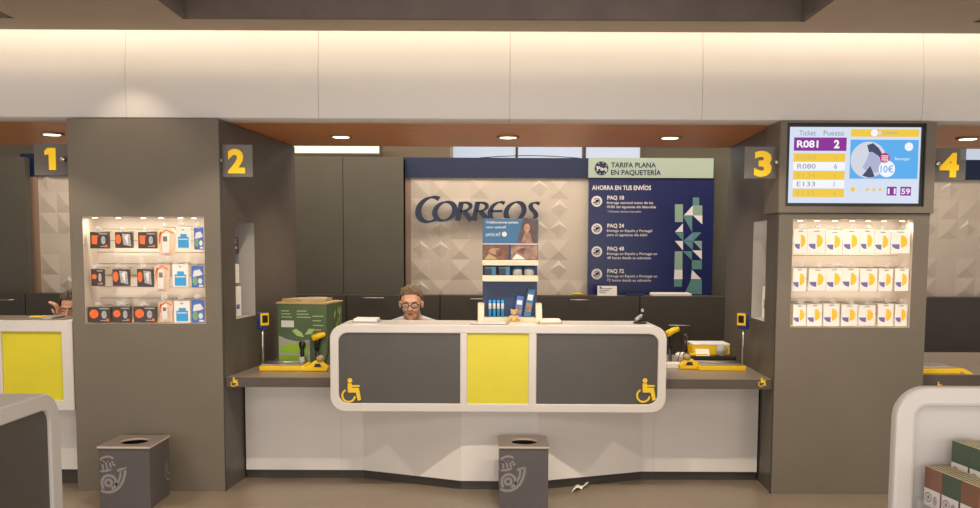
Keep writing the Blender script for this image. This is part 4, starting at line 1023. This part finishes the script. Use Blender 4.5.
P = Vector((a, YS - .0055, zq(243))); hh = ztop - zq(243)
k = MB(); k.poly([(w * .62, 0), (w * .985, 0), (w * .985, hh * .98), (w * .72, hh * .98)], P, X, Z, 'photo3'); k.poly([(w * .7, 0), (w * .9, 0), (w * .86, hh * .35), (w * .8, hh * .52), (w * .74, hh * .38)], P + Vector((0, -.001, 0)), X, Z, 'photo2'); k.disc((w * .795, hh * .62), w * .055, P + Vector((0, -.002, 0)), X, Z, 'photo4', ry=hh * .17); k.disc((w * .8, hh * .72), w * .062, P + Vector((0, -.0015, 0)), X, Z, 'photo3', ry=hh * .13); tag(k.build('header_photo', hd), 'dusky photograph')
k = MB(); pq = P + Vector((0, -.001, 0))
k.text('Colaboramos juntos', pq + X * w * .06 + Z * hh * .8, X, Z, hh * .1, 'lite', w=w * .58, bold=.02); k.text('con unicef', pq + X * w * .06 + Z * hh * .6, X, Z, hh * .1, 'lite', w=w * .36, bold=.02); k.text('unicef', pq + X * w * .06 + Z * hh * .28, X, Z, hh * .17, 'lite', w=w * .26, bold=.0); k.disc((w * .39, hh * .36), w * .045, pq, X, Z, 'lite'); k.build('header_text', hd)
k = MB(); k.box(a, b_, YS - .004, YS + .1, zq(260), zq(244.3), 'unid', bev=.002); k.rct(.0, w, 0, .006, Vector((a, YS - .006, zq(244.5))), X, Z, 'lite'); pp_ = k.build('photo_board', t)
for x0, x1, m_, c2 in ((.01, .47, 'photo1', 'photo4'), (.51, .99, 'photo2', 'photo1')):
    k = MB(); z0 = zq(259.4); h2 = zq(245.2) - z0
    q = Vector((a, YS - .006, z0)); k.rct(w * x0, w * x1, 0, h2, q, X, Z, m_); k.disc((w * (x0 + .24), h2 * .58), w * .14, q + Vector((0, -.001, 0)), X, Z, c2, ry=h2 * .22); k.disc((w * (x0 + .32), h2 * .5), w * .09, q + Vector((0, -.0015, 0)), X, Z, 'photo1' if c2 == 'photo4' else 'photo2', ry=h2 * .28); k.poly([(w * (x0 + .02), 0), (w * (x0 + .1), h2 * .4), (w * (x0 + .2), h2 * .2), (w * (x0 + .26), 0)], q + Vector((0, -.002, 0)), X, Z, 'lite' if m_ == 'photo2' else 'kraft'); tag(k.build('photo', pp_), 'brown close-up photograph')
# items on the stand
zsf = zq(275.5)
for i, (x, m_, lb) in enumerate(((.04, 'black', 'black mug box at the left of the stand shelf'), (.29, 'black', 'black mug box second on the stand shelf'))):
    t = thing('mug_box', lb, 'box', loc=(a + w * x, YS, zsf)); del t['_w']
    k = MB(); k.box(0, w * .2, .01, .08, 0, .058, m_, bev=.002); k.build('carton', t); k = MB(); k.rct(w * .13, w * .2, 0, .058, Vector((0, .0085, 0)), X, Z, 'unic'); k.rct(0, w * .13, .046, .053, Vector((0, .0085, 0)), X, Z, 'unic'); k.build('printed_stripe', t)
for x, lb in ((.55, 'pale round tin left of its twin on the stand shelf'), (.76, 'pale round tin at the right end of the stand shelf')):
    t = thing('gift_tin', lb, 'tin', loc=(a + w * x + .03, YS + .05, zsf)); del t['_w']
    k = MB(); k.lathe([(.028, 0), (.032, .004), (.032, .038), (.03, .04)], (0, 0, 0), 'greyroll', 24); k.build('body', t)
    k = MB(); k.lathe([(.033, .04), (.033, .054), (.028, .057)], (0, 0, 0), 'unic', 24); k.build('lid', t)
names5 = ['leftmost', 'second from left', 'third from left', 'fourth from left']
for i in range(4):
    t = thing('pen_tube', 'slim blue and white tube on the charity stand, %s of four' % names5[i], 'tube', loc=(a + .05 + .0275 * i, YS + .05, ZD + .035), group='blue tubes on the charity stand'); del t['_w']
    k = MB(); k.lathe([(.009, 0), (.009, .11), (.007, .113)], (0, 0, 0), 'sim', 14); k.build('body', t); k = MB(); k.lathe([(.0095, .055), (.0095, .09), (.0093, .091)], (0, 0, 0), 'lite', 14); k.build('label_band', t)
for i, (x, h, r, m_, lb) in enumerate(((.63, .14, 8, 'sim2', 'blue greeting card box leaning at the right of the charity stand'), (.8, .19, 10, 'unic', 'taller blue box leaning at the right end of the charity stand'))):
    t = thing('card_box', lb, 'box', loc=(a + w * x, YS + .06, ZD + .035)); del t['_w']; t.rotation_euler = (0, math.radians(r), 0)
    k = MB(); k.box(-.02, .028, 0, .03, .004, h, m_, bev=.002); k.build('carton', t); k = MB(); k.rct(-.014, .02, h * .6, h * .8, Vector((0, -.0015, 0)), X, Z, 'lite'); k.rct(-.014, .022, h * .2, h * .5, Vector((0, -.0015, 0)), X, Z, 'photo2'); k.build('printed_panel', t)
# plush
p = at(514, 318, 6.15)
t = thing('plush_bear', 'small tan plush bear sitting in front of the charity stand', 'toy', loc=(p.x, 6.15, ZD)); del t['_w']
k = MB(); k.ball((0, .0, .03), (.026, .022, .03), 'bear'); k.ball((0, -.004, .072), (.021, .019, .019), 'bear')
for s_ in (-1, 1): k.ball((.016 * s_, 0, .089), .008, 'bear', 2); k.caps((.022 * s_, -.005, .045), (.034 * s_, -.018, .026), .009, .008, 'bear'); k.caps((.016 * s_, -.012, .011), (.026 * s_, -.042, .011), .011, .011, 'bear')
k.ball((0, -.02, .067), (.009, .008, .007), 'beige', 2); k.build('body', t)
k = MB(); k.ball((0, -.0285, .069), .003, 'black', 2); k.ball((-.008, -.021, .077), .0025, 'black', 2); k.ball((.008, -.021, .077), .0025, 'black', 2); k.build('face', t)
# bear is in front: leave room at desk edge
# desk 1 leaflets
zt1d = D1[3] + .004
a = at(36, 317, 6.3).x
k = MB(); k.box(a, a + .15, 6.2, 6.4, zt1d, zt1d + .012, 'greyroll', bev=.002); k.box(a + .01, a + .09, 6.19, 6.28, zt1d + .012, zt1d + .018, 'ygl', bev=.002); tag(k.build('leaflet_pile', loc=(a, 6.2, zt1d)), 'thin leaflets with a yellow card on the desk of counter 1', 'paper')

# ------------------------------------------------------------------ bins with post horn
def emblem(mb, P, u, v, s_):
    """post-horn mark in strokes; unit = face width / 320"""
    U_, V_ = u * s_, v * s_
    f_ = lambda pts: [(x, -y) for x, y in pts]
    sp = []
    for i in range(60):
        t_ = i / 59; a = math.radians(-70 + 420 * t_); r = 17 + 32 * t_
        sp.append((52 + r * math.cos(a), 225 + r * math.sin(a)))
    mb.stroke(f_([(52 + 20 * math.cos(2 * PI * i / 24), 224 + 20 * math.sin(2 * PI * i / 24)) for i in range(24)]), 16, P, U_, V_, 'emb', closed=True)
    mb.stroke(f_(bez((20, 262), (-2, 215), (20, 172), (62, 178)) + bez((62, 178), (98, 186), (106, 220), (90, 248))[1:] + [(70, 262)]), 17, P, U_, V_, 'emb')
    mb.stroke(f_(bez((4, 272), (60, 306), (150, 270), (158, 138))), 17, P, U_, V_, 'emb')
    mb.stroke(f_(bez((94, 240), (120, 215), (130, 180), (128, 146))), 14, P, U_, V_, 'emb')
    mb.stroke(f_([(108, 150), (122, 142), (150, 136), (166, 134)]), 16, P, U_, V_, 'emb')
    mb.stroke(f_([(4, 152), (40, 150), (78, 138)]), 14, P, U_, V_, 'emb')
    mb.stroke(f_(bez((4, 80), (30, 56), (70, 54), (84, 74)) ), 14, P, U_, V_, 'emb')
    mb.stroke(f_(bez((6, 104), (30, 84), (66, 82), (86, 100))), 12, P, U_, V_, 'emb')
    for x in (14, 38, 62): mb.stroke(f_([(x, 84), (x + 8, 140)]), 12, P, U_, V_, 'emb')
    mb.disc((88, -112), 9, P, U_, V_, 'emb'); mb.disc((50, -120), 6, P, U_, V_, 'emb')
def make_bin(px, pxr, label):
    ztop = .385; W_ = .30; D_ = .42
    p = onz(px, 446.5, ztop); q = onz(pxr, 446.5, ztop); W_ = q.x - p.x
    D_ = min(YF - .03, onz(pxr, 435, ztop).y) - p.y
    t = thing('waste_bin', label, 'bin', loc=(p.x, p.y, 0), group='grey post-horn bins'); del t['_w']
    k = MB()
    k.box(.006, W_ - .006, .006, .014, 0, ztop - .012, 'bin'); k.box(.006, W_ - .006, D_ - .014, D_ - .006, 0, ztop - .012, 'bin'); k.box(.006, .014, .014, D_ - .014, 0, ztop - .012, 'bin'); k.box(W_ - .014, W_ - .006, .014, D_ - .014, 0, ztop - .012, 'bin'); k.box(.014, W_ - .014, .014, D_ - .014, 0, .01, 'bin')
    k.build('body', t)
    k = MB(); n = 48; cx, cy, rx, ry = W_ * .52, D_ * .47, W_ * .27, D_ * .27
    o = []; i_ = []
    for j in range(n):
        a_ = 2 * PI * j / n; ca, sa_ = math.cos(a_), math.sin(a_)
        s2 = min((W_ - cx if ca > 0 else cx) / max(abs(ca), 1e-6), (D_ - cy if sa_ > 0 else cy) / max(abs(sa_), 1e-6))
        o.append((cx + ca * s2, cy + sa_ * s2)); i_.append((cx + rx * ca, cy + ry * sa_))
    # snap nearest points to the corners
    for c_ in ((0, 0), (W_, 0), (W_, D_), (0, D_)):
        j = min(range(n), key=lambda q_: (o[q_][0] - c_[0]) ** 2 + (o[q_][1] - c_[1]) ** 2); o[j] = c_
    vs = []
    for pl, z in ((o, ztop), (i_, ztop), (o, ztop - .012), (i_, ztop - .012)): vs += [(x, y, z) for x, y in pl]
    fs = []; fe = []
    for j in range(n):
        l = (j + 1) % n
        fs += [(j, l, n + l, n + j), (2 * n + j, 3 * n + j, 3 * n + l, 2 * n + l)]; fe += [(j, 2 * n + j, 2 * n + l, l), (n + j, n + l, 3 * n + l, 3 * n + j)]
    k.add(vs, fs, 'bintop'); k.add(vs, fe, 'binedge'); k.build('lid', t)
    k = MB(); emblem(k, Vector((.012, .004, ztop - .004)), X, Z, W_ / 320.0 * .98); tag(k.build('emblem', t), 'pale grey post horn under a crown')
    k = MB(); emblem(k, Vector((W_ - .004, D_ - .1, ztop - .004)), Vector((0, 1, 0)), Z, W_ / 320.0 * .98) if False else emblem2(k, W_, D_, ztop); tag(k.build('emblem', t), 'pale grey post horn curve on the side')
    return t
def emblem2(k, W_, D_, ztop):
    s_ = W_ / 320.0
    P = Vector((W_ - .004, D_ - .12, ztop - .004)); U_ = Vector((0, 1, 0)) * s_; V_ = Z * s_
    mb = k
    mb.stroke([(x, -y) for x, y in bez((110, 272), (30, 290), (10, 200), (60, 150))], 13, P, U_, V_, 'emb')
    mb.stroke([(x, -y) for x, y in bez((110, 240), (66, 244), (50, 200), (84, 178))], 11, P, U_, V_, 'emb')
make_bin(96.8, 150.2, 'grey square waste bin with post horn emblem in front of the left pillar')
make_bin(498.3, 549.5, 'grey square waste bin with post horn emblem in front of the centre desk')
# scrap of paper
p = onz(577, 488, 0)
k = MB(); n = 8; vs = []
for i in range(n + 1):
    t_ = i / n
    for j in range(2):
        vs.append((p.x - .05 + .12 * t_ + .02 * j, p.y - .10 + .14 * t_ + (.10 - .03 * t_) * (j - .5), .006 + .022 * abs(math.sin(t_ * 5 + j * .4))))
k.add(vs, [(2 * i, 2 * i + 1, 2 * i + 3, 2 * i + 2) for i in range(n)], 'paper', True); o = k.build('paper_scrap', loc=(p.x, p.y, 0)); sd = o.modifiers.new('thick', 'SOLIDIFY'); sd.thickness = .002
tag(o, 'crumpled scrap of white paper on the floor right of the centre bin', 'paper')

# ------------------------------------------------------------------ near left desk
XD = -1.47
zdk = 1.10
yfar = 3.22
t = thing('writing_desk', 'white rounded desk end with a charcoal side panel at the lower left edge', 'desk', loc=(XD - .3, 2.6, 0))
prof_o = rr(1.2, yfar, .06, zdk, .12, 8); prof_i = rr(1.27, yfar - .075, .12, zdk - .055, .05, 8)
k = MB(); n = len(prof_o); vs = []
for pl, x in ((prof_o, XD), (prof_i, XD), (prof_o, XD - .75), (prof_i, XD - .75)): vs += [(x, p_[0], p_[1]) for p_ in pl]
fs = []
for i in range(n):
    j = (i + 1) % n
    fs += [(i, j, n + j, n + i), (2 * n + i, 3 * n + i, 3 * n + j, 2 * n + j), (i, 2 * n + i, 2 * n + j, j), (n + i, n + j, 3 * n + j, 3 * n + i)]
k.add(vs, fs, 'white'); k.build('shell', t, bevel=.006)
k = MB(); k.prism(prof_i, XD - .74, XD - .012, 'x', 'dark'); k.build('charcoal_panel', t)
k = MB(); k.box(XD - .68, XD - .07, 1.4, yfar - .15, 0, .06, 'kick'); k.build('kickboard', t)
# ------------------------------------------------------------------ near right display
YR = 3.1
q0 = at(895, 450, YR).x; ztp = at(950, 387.5, YR).z
t = thing('display_desk', 'white rounded display desk with open front at the lower right edge', 'desk', loc=(q0 + .5, YR, 0))
xo1 = q0 + 1.15
outer = rr(q0, xo1, .06, ztp, .105, 10); bi = at(915.5, 460, YR).x - q0; inner = rr(q0 + bi, xo1 - bi, .13, at(950, 407, YR).z, .035, 10)
k = MB(); k.ring(outer, inner, YR, YR + .05, 'white'); k.box(q0 + .26, xo1 - .26, YR + .052, YR + .42, .06, ztp - .16, 'white', bev=.02); o = k.build('shell', t, bevel=.012)
k = MB(); k.prism(inner, YR + .035, YR + .049, 'y', 'silverp'); k.build('back_panel', t)
k = MB(); k.box(q0 + .28, xo1 - .28, YR + .08, YR + .44, 0, .06, 'kick'); k.build('plinth', t)
# stepped acrylic racks with card boxes
ang = math.radians(-84)
ct, st = math.cos(ang), math.sin(ang)
def rack_row(ax, ay, Y, n_st, label_rack, names, tall, zlow, cols):
    """a row of card boxes in a clear rack; ax,ay = photo position of the upper near-left corner of the first face"""
    p = at(ax, ay, Y)
    t = thing('card_rack', label_rack, 'rack', loc=(p.x, p.y, zlow), rz=ang); del t['_w']
    h = p.z - zlow
    W1 = .1
    k = MB(); Lr = W1 * n_st + .004
    k.box(-.012, Lr, -.014, -.011, 0, h * .55, 'acr'); k.box(-.012, Lr, -.014, .16, 0, .003, 'acr'); k.box(-.015, -.012, -.014, .16, 0, h * .55, 'acr'); k.build('tray', t)
    k = MB(); k.box(-.02, .07, .02, .09, -.03, -.001, 'base'); k.build('support', t)
    for i in range(n_st):
        for j in range(6):
            wloc = Vector((p.x, p.y, zlow)) + Vector((ct * (W1 * i) - st * (.017 * j), st * (W1 * i) + ct * (.017 * j), .0035))
            c_ = cols[(i) % len(cols)]
            tt = thing('card_box', names(i, j), 'box', loc=wloc, rz=ang, group='boxed greeting cards in the display desk'); del tt['_w']
            hh = h - .004 - .0 * j
            k = MB(); k.box(.001, W1 - .003, 0, .0155, 0, hh, c_, bev=.0012); k.build('box', tt)
            k = MB(); k.box(.0015, W1 - .0035, .004, .0125, hh, hh + .0012, 'cream'); k.box(W1 - .003, W1 - .002, .003, .0125, .004, hh - .004, 'cream' if c_ == 'greenbox' else 'kraft'); k.build('open_edge', tt)
            if j == 0:
                k = MB(); k.rct(.003, W1 - .006, hh - .125, hh - .068, Vector((0, -.0012, 0)), X, Z, 'lite'); k.build('printed_label', tt)
                k = MB(); pd = Vector((0, -.0024, 0)); k.stroke(oval(.03, hh - .096, .018, .014, 0, 360, 20), .004, pd, X, Z, 'emb'); k.disc((.03, hh - .096), .007, pd, X, Z, 'emb'); k.disc((.068, hh - .1), .011, pd, X, Z, 'silver', ry=.016); k.build('printed_drawing', tt)
place = ['front', 'second', 'third', 'fourth', 'fifth', 'rearmost']
stk = ['leftmost', 'middle', 'nearest', 'fourth']
rack_row(925, 466, YR - .01, 3, 'clear rack of brown and green card boxes low in the display desk', lambda i, j: '%s card box, %s in the %s stack of the lower clear rack' % (('brown', 'green', 'dark brown')[i], place[j], stk[i]), True, .62, ['brownbox', 'greenbox', 'brownbox'])
rack_row(952, 440.5, YR - .01, 2, 'clear rack of dark green card boxes higher in the display desk', lambda i, j: 'dark green card box, %s in the %s stack of the upper clear rack' % (place[j], stk[i]), True, .76, ['greenbox', 'greenbox'])

# ------------------------------------------------------------------ people
def remesh(mb, name, parent, vox, m, smooth=4, loc=None):
    o = mb.build(name + '_tmp')
    md = o.modifiers.new('r', 'REMESH'); md.mode = 'VOXEL'; md.voxel_size = vox
    sm = o.modifiers.new('s', 'SMOOTH'); sm.iterations = smooth; sm.factor = .5
    dg = bpy.context.evaluated_depsgraph_get(); me = bpy.data.meshes.new_from_object(o.evaluated_get(dg))
    bpy.data.objects.remove(o)
    me.name = name; me.materials.clear(); me.materials.append(M[m])
    for p_ in me.polygons: p_.use_smooth = True; p_.material_index = 0
    n = bpy.data.objects.new(name, me); COL.objects.link(n)
    if parent is not None: n.parent = parent
    return n
def hand(mb, wrist, d, nrm, side, curl=.5):
    """palm, four fingers of unequal length, thumb from the side; d = pointing direction, nrm = back of hand"""
    d = Vector(d).normalized(); nrm = Vector(nrm).normalized(); s_ = d.cross(nrm).normalized() * side
    w = Vector(wrist)
    for t_ in (-.028, -.01, .01, .028): mb.caps(w + s_ * t_ * .6, w + d * .085 + s_ * t_, .015, .012)
    for i, (off, ln) in enumerate(((-.031, .062), (-.0105, .076), (.0105, .083), (.031, .074))):
        b_ = w + d * .09 + s_ * off
        p1 = b_ + (d * .95 - nrm * .25 * curl).normalized() * ln * .45 + s_ * off * .12
        p2 = p1 + (d * .8 - nrm * .9 * curl).normalized() * ln * .32
        p3 = p2 + (d * .5 - nrm * 1.3 * curl).normalized() * ln * .23
        mb.caps(b_, p1, .0092, .0085); mb.caps(p1, p2, .0085, .0078); mb.caps(p2, p3, .0078, .0068)
    b_ = w + d * .025 + s_ * .026
    p1 = b_ + (d * .6 + s_ * .8 - nrm * .2).normalized() * .045; p2 = p1 + (d * .85 + s_ * .45 - nrm * .3).normalized() * .032; p3 = p2 + (d * .95 - nrm * .3).normalized() * .02
    mb.caps(b_, p1, .014, .011); mb.caps(p1, p2, .011, .0095); mb.caps(p2, p3, .0095, .0075)
def person(cx, cy, hz, label, hair, shirt, glasses, tilt, pose):
    """seated clerk facing the hall; hz = height of the centre of the head"""
    t = thing('person', label, 'person', loc=(cx, cy, 0)); del t['_w']
    H = Vector((0, -.26, hz))                      # centre of the head
    Rt = Matrix.Rotation(math.radians(tilt), 4, 'X')
    def hp(x, y, z): return H + (Rt @ Vector((x, y, z)))
    b = MB()
    # head: cranium, face block, jaw, brow, nose, cheeks, ears
    def el(c_, r, sub=3):
        bm = bmesh.new(); bmesh.ops.create_icosphere(bm, subdivisions=sub, radius=1)
        for v in bm.verts: v.co = hp(c_[0] + v.co.x * r[0], c_[1] + v.co.y * r[1], c_[2] + v.co.z * r[2])
        b.bm(bm, 'skin', True)
    el((0, .012, .035), (.076, .095, .082)); el((0, -.03, -.01), (.064, .062, .085)); el((0, -.045, -.075), (.045, .045, .04)); el((0, -.07, -.097), (.022, .02, .018), 2)
    el((0, -.085, .03), (.052, .016, .014), 2)
    b.caps(hp(0, -.09, .018), hp(0, -.113, -.024), .009, .0125); el((-.012, -.1, -.028), (.009, .009, .007), 2); el((.012, -.1, -.028), (.009, .009, .007), 2)
    for s_ in (-1, 1):
        el((.036 * s_, -.072, -.03), (.02, .02, .02), 2); el((.079 * s_, .0, -.004), (.011, .019, .031), 2)
    el((0, -.088, -.056), (.024, .012, .010), 2)
    nb = Vector((0, -.1, hz - .115))
    b.caps(hp(0, .03, -.05), nb, .056, .062)
    ch = Vector((0, -.0, hz - .3)); pv = Vector((0, .06, .56))
    shl = {}
    for s_ in (-1, 1):
        shl[s_] = Vector((.17 * s_, -.04, hz - .20)); b.caps(nb, shl[s_], .042, .052)
        b.caps((.075 * s_, ch.y, ch.z), (.09 * s_, pv.y, pv.z + .05), .1, .1)
        hip = Vector((.1 * s_, .03, .55)); kn = Vector((.14 * s_, -.38, .56)); an = Vector((.13 * s_, -.24, .1))
        if cy + kn.y < 6.62: pass
        b.caps(hip, kn, .085, .058); b.caps(kn, an, .056, .04); b.caps(an, an + Vector((0, -.13, -.05)), .042, .034)
    b.caps(ch, pv, .12, .13)
    sl = MB()
    for s_ in (-1, 1):
        el_, wr_, hd_, hn, cu = pose[s_]
        el_ = Vector(el_); wr_ = Vector(wr_)
        b.caps(shl[s_], el_, .048, .04); b.caps(el_, wr_, .038, .026); hand(b, wr_, hd_, hn, 1 if s_ == 1 else -1, cu)
        sl.caps(shl[s_], el_, .06, .052); sl.caps(el_, el_.lerp(wr_, .85), .05, .038)
    bo = remesh(b, 'body', t, .005, 'skin', 3)
    # shirt
    for s_ in (-1, 1):
        sl.caps(nb + Vector((0, .01, -.01)), shl[s_], .05, .064); sl.caps((.075 * s_, ch.y, ch.z), (.09 * s_, pv.y, pv.z + .05), .115, .115)
    sl.caps(ch, pv, .135, .14)
    sh_ = remesh(sl, 'shirt', t, .009, shirt, 5)
    cl = MB()
    for s_ in (-1, 1):
        cl.prism([(0.0, 0.0), (.055 * s_, -.01), (.065 * s_, .03), (.03 * s_, .05)], 0, .012, 'y', shirt)
    for i in range(len(cl.v)): cl.v[i] = cl.v[i] + nb + Vector((0, -.085, .0))
    cl.build('collar', sh_)
    tr = MB()
    for s_ in (-1, 1):
        hip = Vector((.1 * s_, .03, .55)); kn = Vector((.14 * s_, -.38, .56)); an = Vector((.13 * s_, -.24, .14))
        tr.caps(hip, kn, .1, .074); tr.caps(kn, an, .072, .06)
    tr.caps((-.1, .05, .58), (.1, .05, .58), .125, .125)
    remesh(tr, 'trousers', t, .01, 'trous', 4)
    for s_ in (-1, 1):
        k = MB(); an = Vector((.13 * s_, -.24, .1)); k.caps(an + Vector((0, .02, -.055)), an + Vector((0, -.16, -.06)), .045, .038, 'black'); k.build('shoe', t)
    # hair: shell over the skull with a swept fringe
    k = MB(); bm = bmesh.new(); bmesh.ops.create_icosphere(bm, subdivisions=5, radius=1)
    dl = []
    for v in bm.verts:
        d_ = v.co.copy()
        # hairline: high at the front, low at the back and sides
        lim = .5 if d_.y < -.55 else (-.12 if d_.y < .15 else -.55)
        if -.55 <= d_.y < .15: lim = .5 + (-.28 - .5) * min(1, max(0, (d_.y + .55) / .35))
        nn = noise.noise(Vector((d_.x * 5 + 3, d_.y * 5, d_.z * 4))) * .006 + noise.noise(d_ * 22) * .004
        top = max(0, d_.z) * (.014 if d_.y < .2 else .008)
        r = Vector((.085 + nn, .104 + nn, .086 + nn + top))
        v.co = hp(d_.x * r.x, .012 + d_.y * r.y, .035 + d_.z * r.z)
        if d_.z < lim: dl.append(v)
    bmesh.ops.delete(bm, geom=dl, context='VERTS')
    k.bm(bm, hair, True)
    for i in range(26):      # locks along the fringe
        x_ = -.066 + .132 * i / 25; z_ = .096 + .010 * math.sin(i * 1.7) - abs(x_) * .35
        yy = -.062 + abs(x_) * .42
        k.caps(hp(x_ * .9 - .006, yy + .02, z_ + .022), hp(x_ + .004, yy - .008, z_), .012, .006, hair, 8)
    k.build('hair', t)
    for s_ in (-1, 1):
        k = MB(); k.ball(hp(.031 * s_, -.083, .006), (.0115, .0105, .007), 'eye', 3); e_ = k.build('eye', t)
        k = MB(); k.ball(hp(.031 * s_, -.0905, .005), (.0055, .004, .0055), 'iris', 2); k.build('iris', e_)
        k = MB(); k.tube([hp(.014 * s_, -.099, .026), hp(.032 * s_, -.099, .031), hp(.05 * s_, -.088, .025)], [.003, .004, .002], hair); k.build('eyebrow', t)
    k = MB(); k.tube([hp(-.024, -.092, -.056), hp(-.008, -.101, -.053), hp(.008, -.101, -.053), hp(.024, -.092, -.056)], [.002, .0045, .0045, .002], 'lip'); k.build('lips', t)
    if glasses:
        k = MB()
        for s_ in (-1, 1):
            k.tube([hp(.033 * s_ + .025 * math.cos(a_), -.116 + .012 * abs(math.cos(a_)) * (1 if math.cos(a_) * s_ > 0 else .2), .006 + .017 * math.sin(a_)) for a_ in [2 * PI * i / 20 for i in range(21)]], .0026, 'black', 8)
            k.tube([hp(.058 * s_, -.104, .01), hp(.078 * s_, -.05, .01), hp(.083 * s_, .0, .008)], .0022, 'black', 8)
        k.tube([hp(-.009, -.117, .01), hp(.009, -.117, .01)], .0024, 'black', 8); g_ = k.build('glasses', t)
        k = MB()
        for s_ in (-1, 1): k = MB(); k.ball(hp(.033 * s_, -.112, .006), (.023, .002, .0155), 'lens', 2); k.build('lens', g_)
    # stool
    st_ = thing('office_stool', 'black office stool under ' + ('the bespectacled clerk' if glasses else 'the half hidden clerk'), 'stool', loc=(cx, cy + .05, 0)); del st_['_w']
    k = MB(); k.lathe([(.19, .36), (.21, .38), (.21, .415), (.18, .425)], (0, 0, 0), 'black', 32); k.build('seat', st_)
    k = MB(); k.tube([(0, 0, .06), (0, 0, .36)], .025, 'steel'); k.build('column', st_)
    k = MB()
    for i in range(5):
        a_ = 2 * PI * i / 5 + .3; k.tube([(0, 0, .07), (.26 * math.cos(a_), .26 * math.sin(a_), .05)], .018, 'black'); k.lathe([(.012, .0), (.026, .008), (.026, .04), (.012, .05)], (.26 * math.cos(a_), .26 * math.sin(a_), 0), 'black', 12)
    k.build('star_base', st_)
    return t
hp1 = at(411.5, 303.5, 6.8)
person(hp1.x, 7.04, hp1.z, 'brown-haired clerk with glasses in a pale blue shirt seated behind the desk', 'hair', 'shirt', True, 7,
       {-1: ((-.29, -.2, .84), (-.15, -.4, zw + .035), (.3, -1, -.05), (0, -.1, 1), .35), 1: ((.29, -.2, .84), (.15, -.4, zw + .035), (-.3, -1, -.05), (0, -.1, 1), .35)})
hp2 = at(75.5, 307.5, 6.9)
hw2 = at(58.5, 313, 6.80)
person(hp2.x, 7.12, hp2.z, 'half hidden dark-haired clerk raising one hand behind the desk of counter 1', 'hair2', 'shirt2', False, 14,
       {-1: ((-.24, -.28, .86), (hw2.x - hp2.x + .01, hw2.y - 7.12, hw2.z - .06), (-.1, -.1, 1), (1, .25, 0), 1.2), 1: ((.22, -.2, .84), (.15, -.42, .80), (-.3, -1, -.05), (0, -.1, 1), .35)})
# clerk ledge for counter 1
t = thing('worktop', 'taupe clerk ledge behind the yellow panel desk at the left edge', 'worktop', loc=(LX0 - .6, 6.7, zw - .05))
k = MB(); k.box(-5.0, LX0 - .02, Y1 + .42, 6.86, zw - .05, zw, 'worktop'); k.build('slab', t)

for o in list(ROOTS):
    try:
        if '_w' in o: del o['_w']
        if not o.children: bpy.data.objects.remove(o)
    except ReferenceError: pass

# ------------------------------------------------------------------ lights
def lamp(name, kind, loc, energy, color=(1, .9, .78), size=None, rot=None, target=None, **k):
    ld = bpy.data.lights.new(name, kind); ld.energy = energy; ld.color = color
    o = bpy.data.objects.new(name, ld); COL.objects.link(o); o.location = loc
    if kind == 'AREA' and size: ld.shape = 'RECTANGLE'; ld.size, ld.size_y = size
    elif size: ld.shadow_soft_size = size
    for a_, b_ in k.items(): setattr(ld, a_, b_)
    if rot: o.rotation_euler = rot
    if target is not None: o.rotation_euler = (Vector(target) - Vector(loc)).to_track_quat('-Z', 'Y').to_euler()
    return o
# cove strip behind the ceiling edge
lamp('cove_strip', 'AREA', (0, 5.93, ZC + .2), 34, (1, .84, .62), size=(13, .06), target=(0, 6.2, ZC + .02))
# unseen soft area lamps added overhead, in the coffers and nearer the viewer
for x in (-4.4, 0, 4.4): lamp('hall_fill', 'AREA', (x, 4.1, ZC + TH - .03), 26, (1, .9, .8), size=(2.4, 2.0), rot=(0, 0, 0))
for x in (-3, 0, 3): lamp('hall_fill', 'AREA', (x, .3, ZC - .03), 30, (1, .92, .82), size=(1.8, 1.8), rot=(0, 0, 0))
# broad fill lamp added behind the viewer, tilted slightly upward
lamp('front_fill', 'AREA', (0, -2.6, 1.1), 240, (1, .96, .91), size=(11, 2.0), target=(0, 6, 2.1))
# ceiling spotlights ahead of the counter
for x in (-3.3, -1.25, .35, 1.35, 3.3): lamp('ceiling_spot', 'SPOT', (x, 4.78, ZC - .03), 90, (1, .86, .68), size=.03, target=(x, 5.6, 0), spot_size=math.radians(95), spot_blend=.25)
# accent spot above the left pillar
lamp('accent_spot', 'SPOT', (-2.27, 5.86, ZC - .015), 16, (1, .82, .6), size=.02, rot=(0, 0, 0), spot_size=math.radians(88), spot_blend=.6)
# niche lights
lamp('niche_strip', 'AREA', ((NL[0] + NL[1]) / 2, YF + .035, NL[3] - .012), 2.2, (1, .86, .68), size=(NL[1] - NL[0] - .04, .03), target=((NL[0] + NL[1]) / 2, YF + .13, NL[2]))
lamp('niche_strip', 'AREA', ((NR[0] + NR[1]) / 2, YF + .035, NR[3] - .012), 1.9, (1, .88, .7), size=(NR[1] - NR[0] - .04, .03), target=((NR[0] + NR[1]) / 2, YF + .13, NR[2]))
c_ = PWR0 + ur * ((HR[0] + HR[1]) / 2) - ur.cross(Z) * .08; lamp('niche_bulb', 'POINT', (c_.x, c_.y, HR[3] - .03), .35, (1, .92, .8), size=.02)
# rear bay lights
lamp('rear_light', 'AREA', (0, 8.3, 3.2), 130, (1, .9, .76), size=(9, .8), rot=(0, 0, 0))
lamp('rear_light', 'AREA', (0, 10.8, 3.2), 60, (1, .92, .8), size=(10, .8), rot=(0, 0, 0))
w_ = bpy.data.worlds.new('world'); S.world = w_; w_.use_nodes = True
bg = w_.node_tree.nodes['Background']; bg.inputs[0].default_value = (1, .96, .91, 1); bg.inputs[1].default_value = .5
S.view_settings.view_transform = 'Standard'; S.view_settings.look = 'None'; S.view_settings.exposure = 0
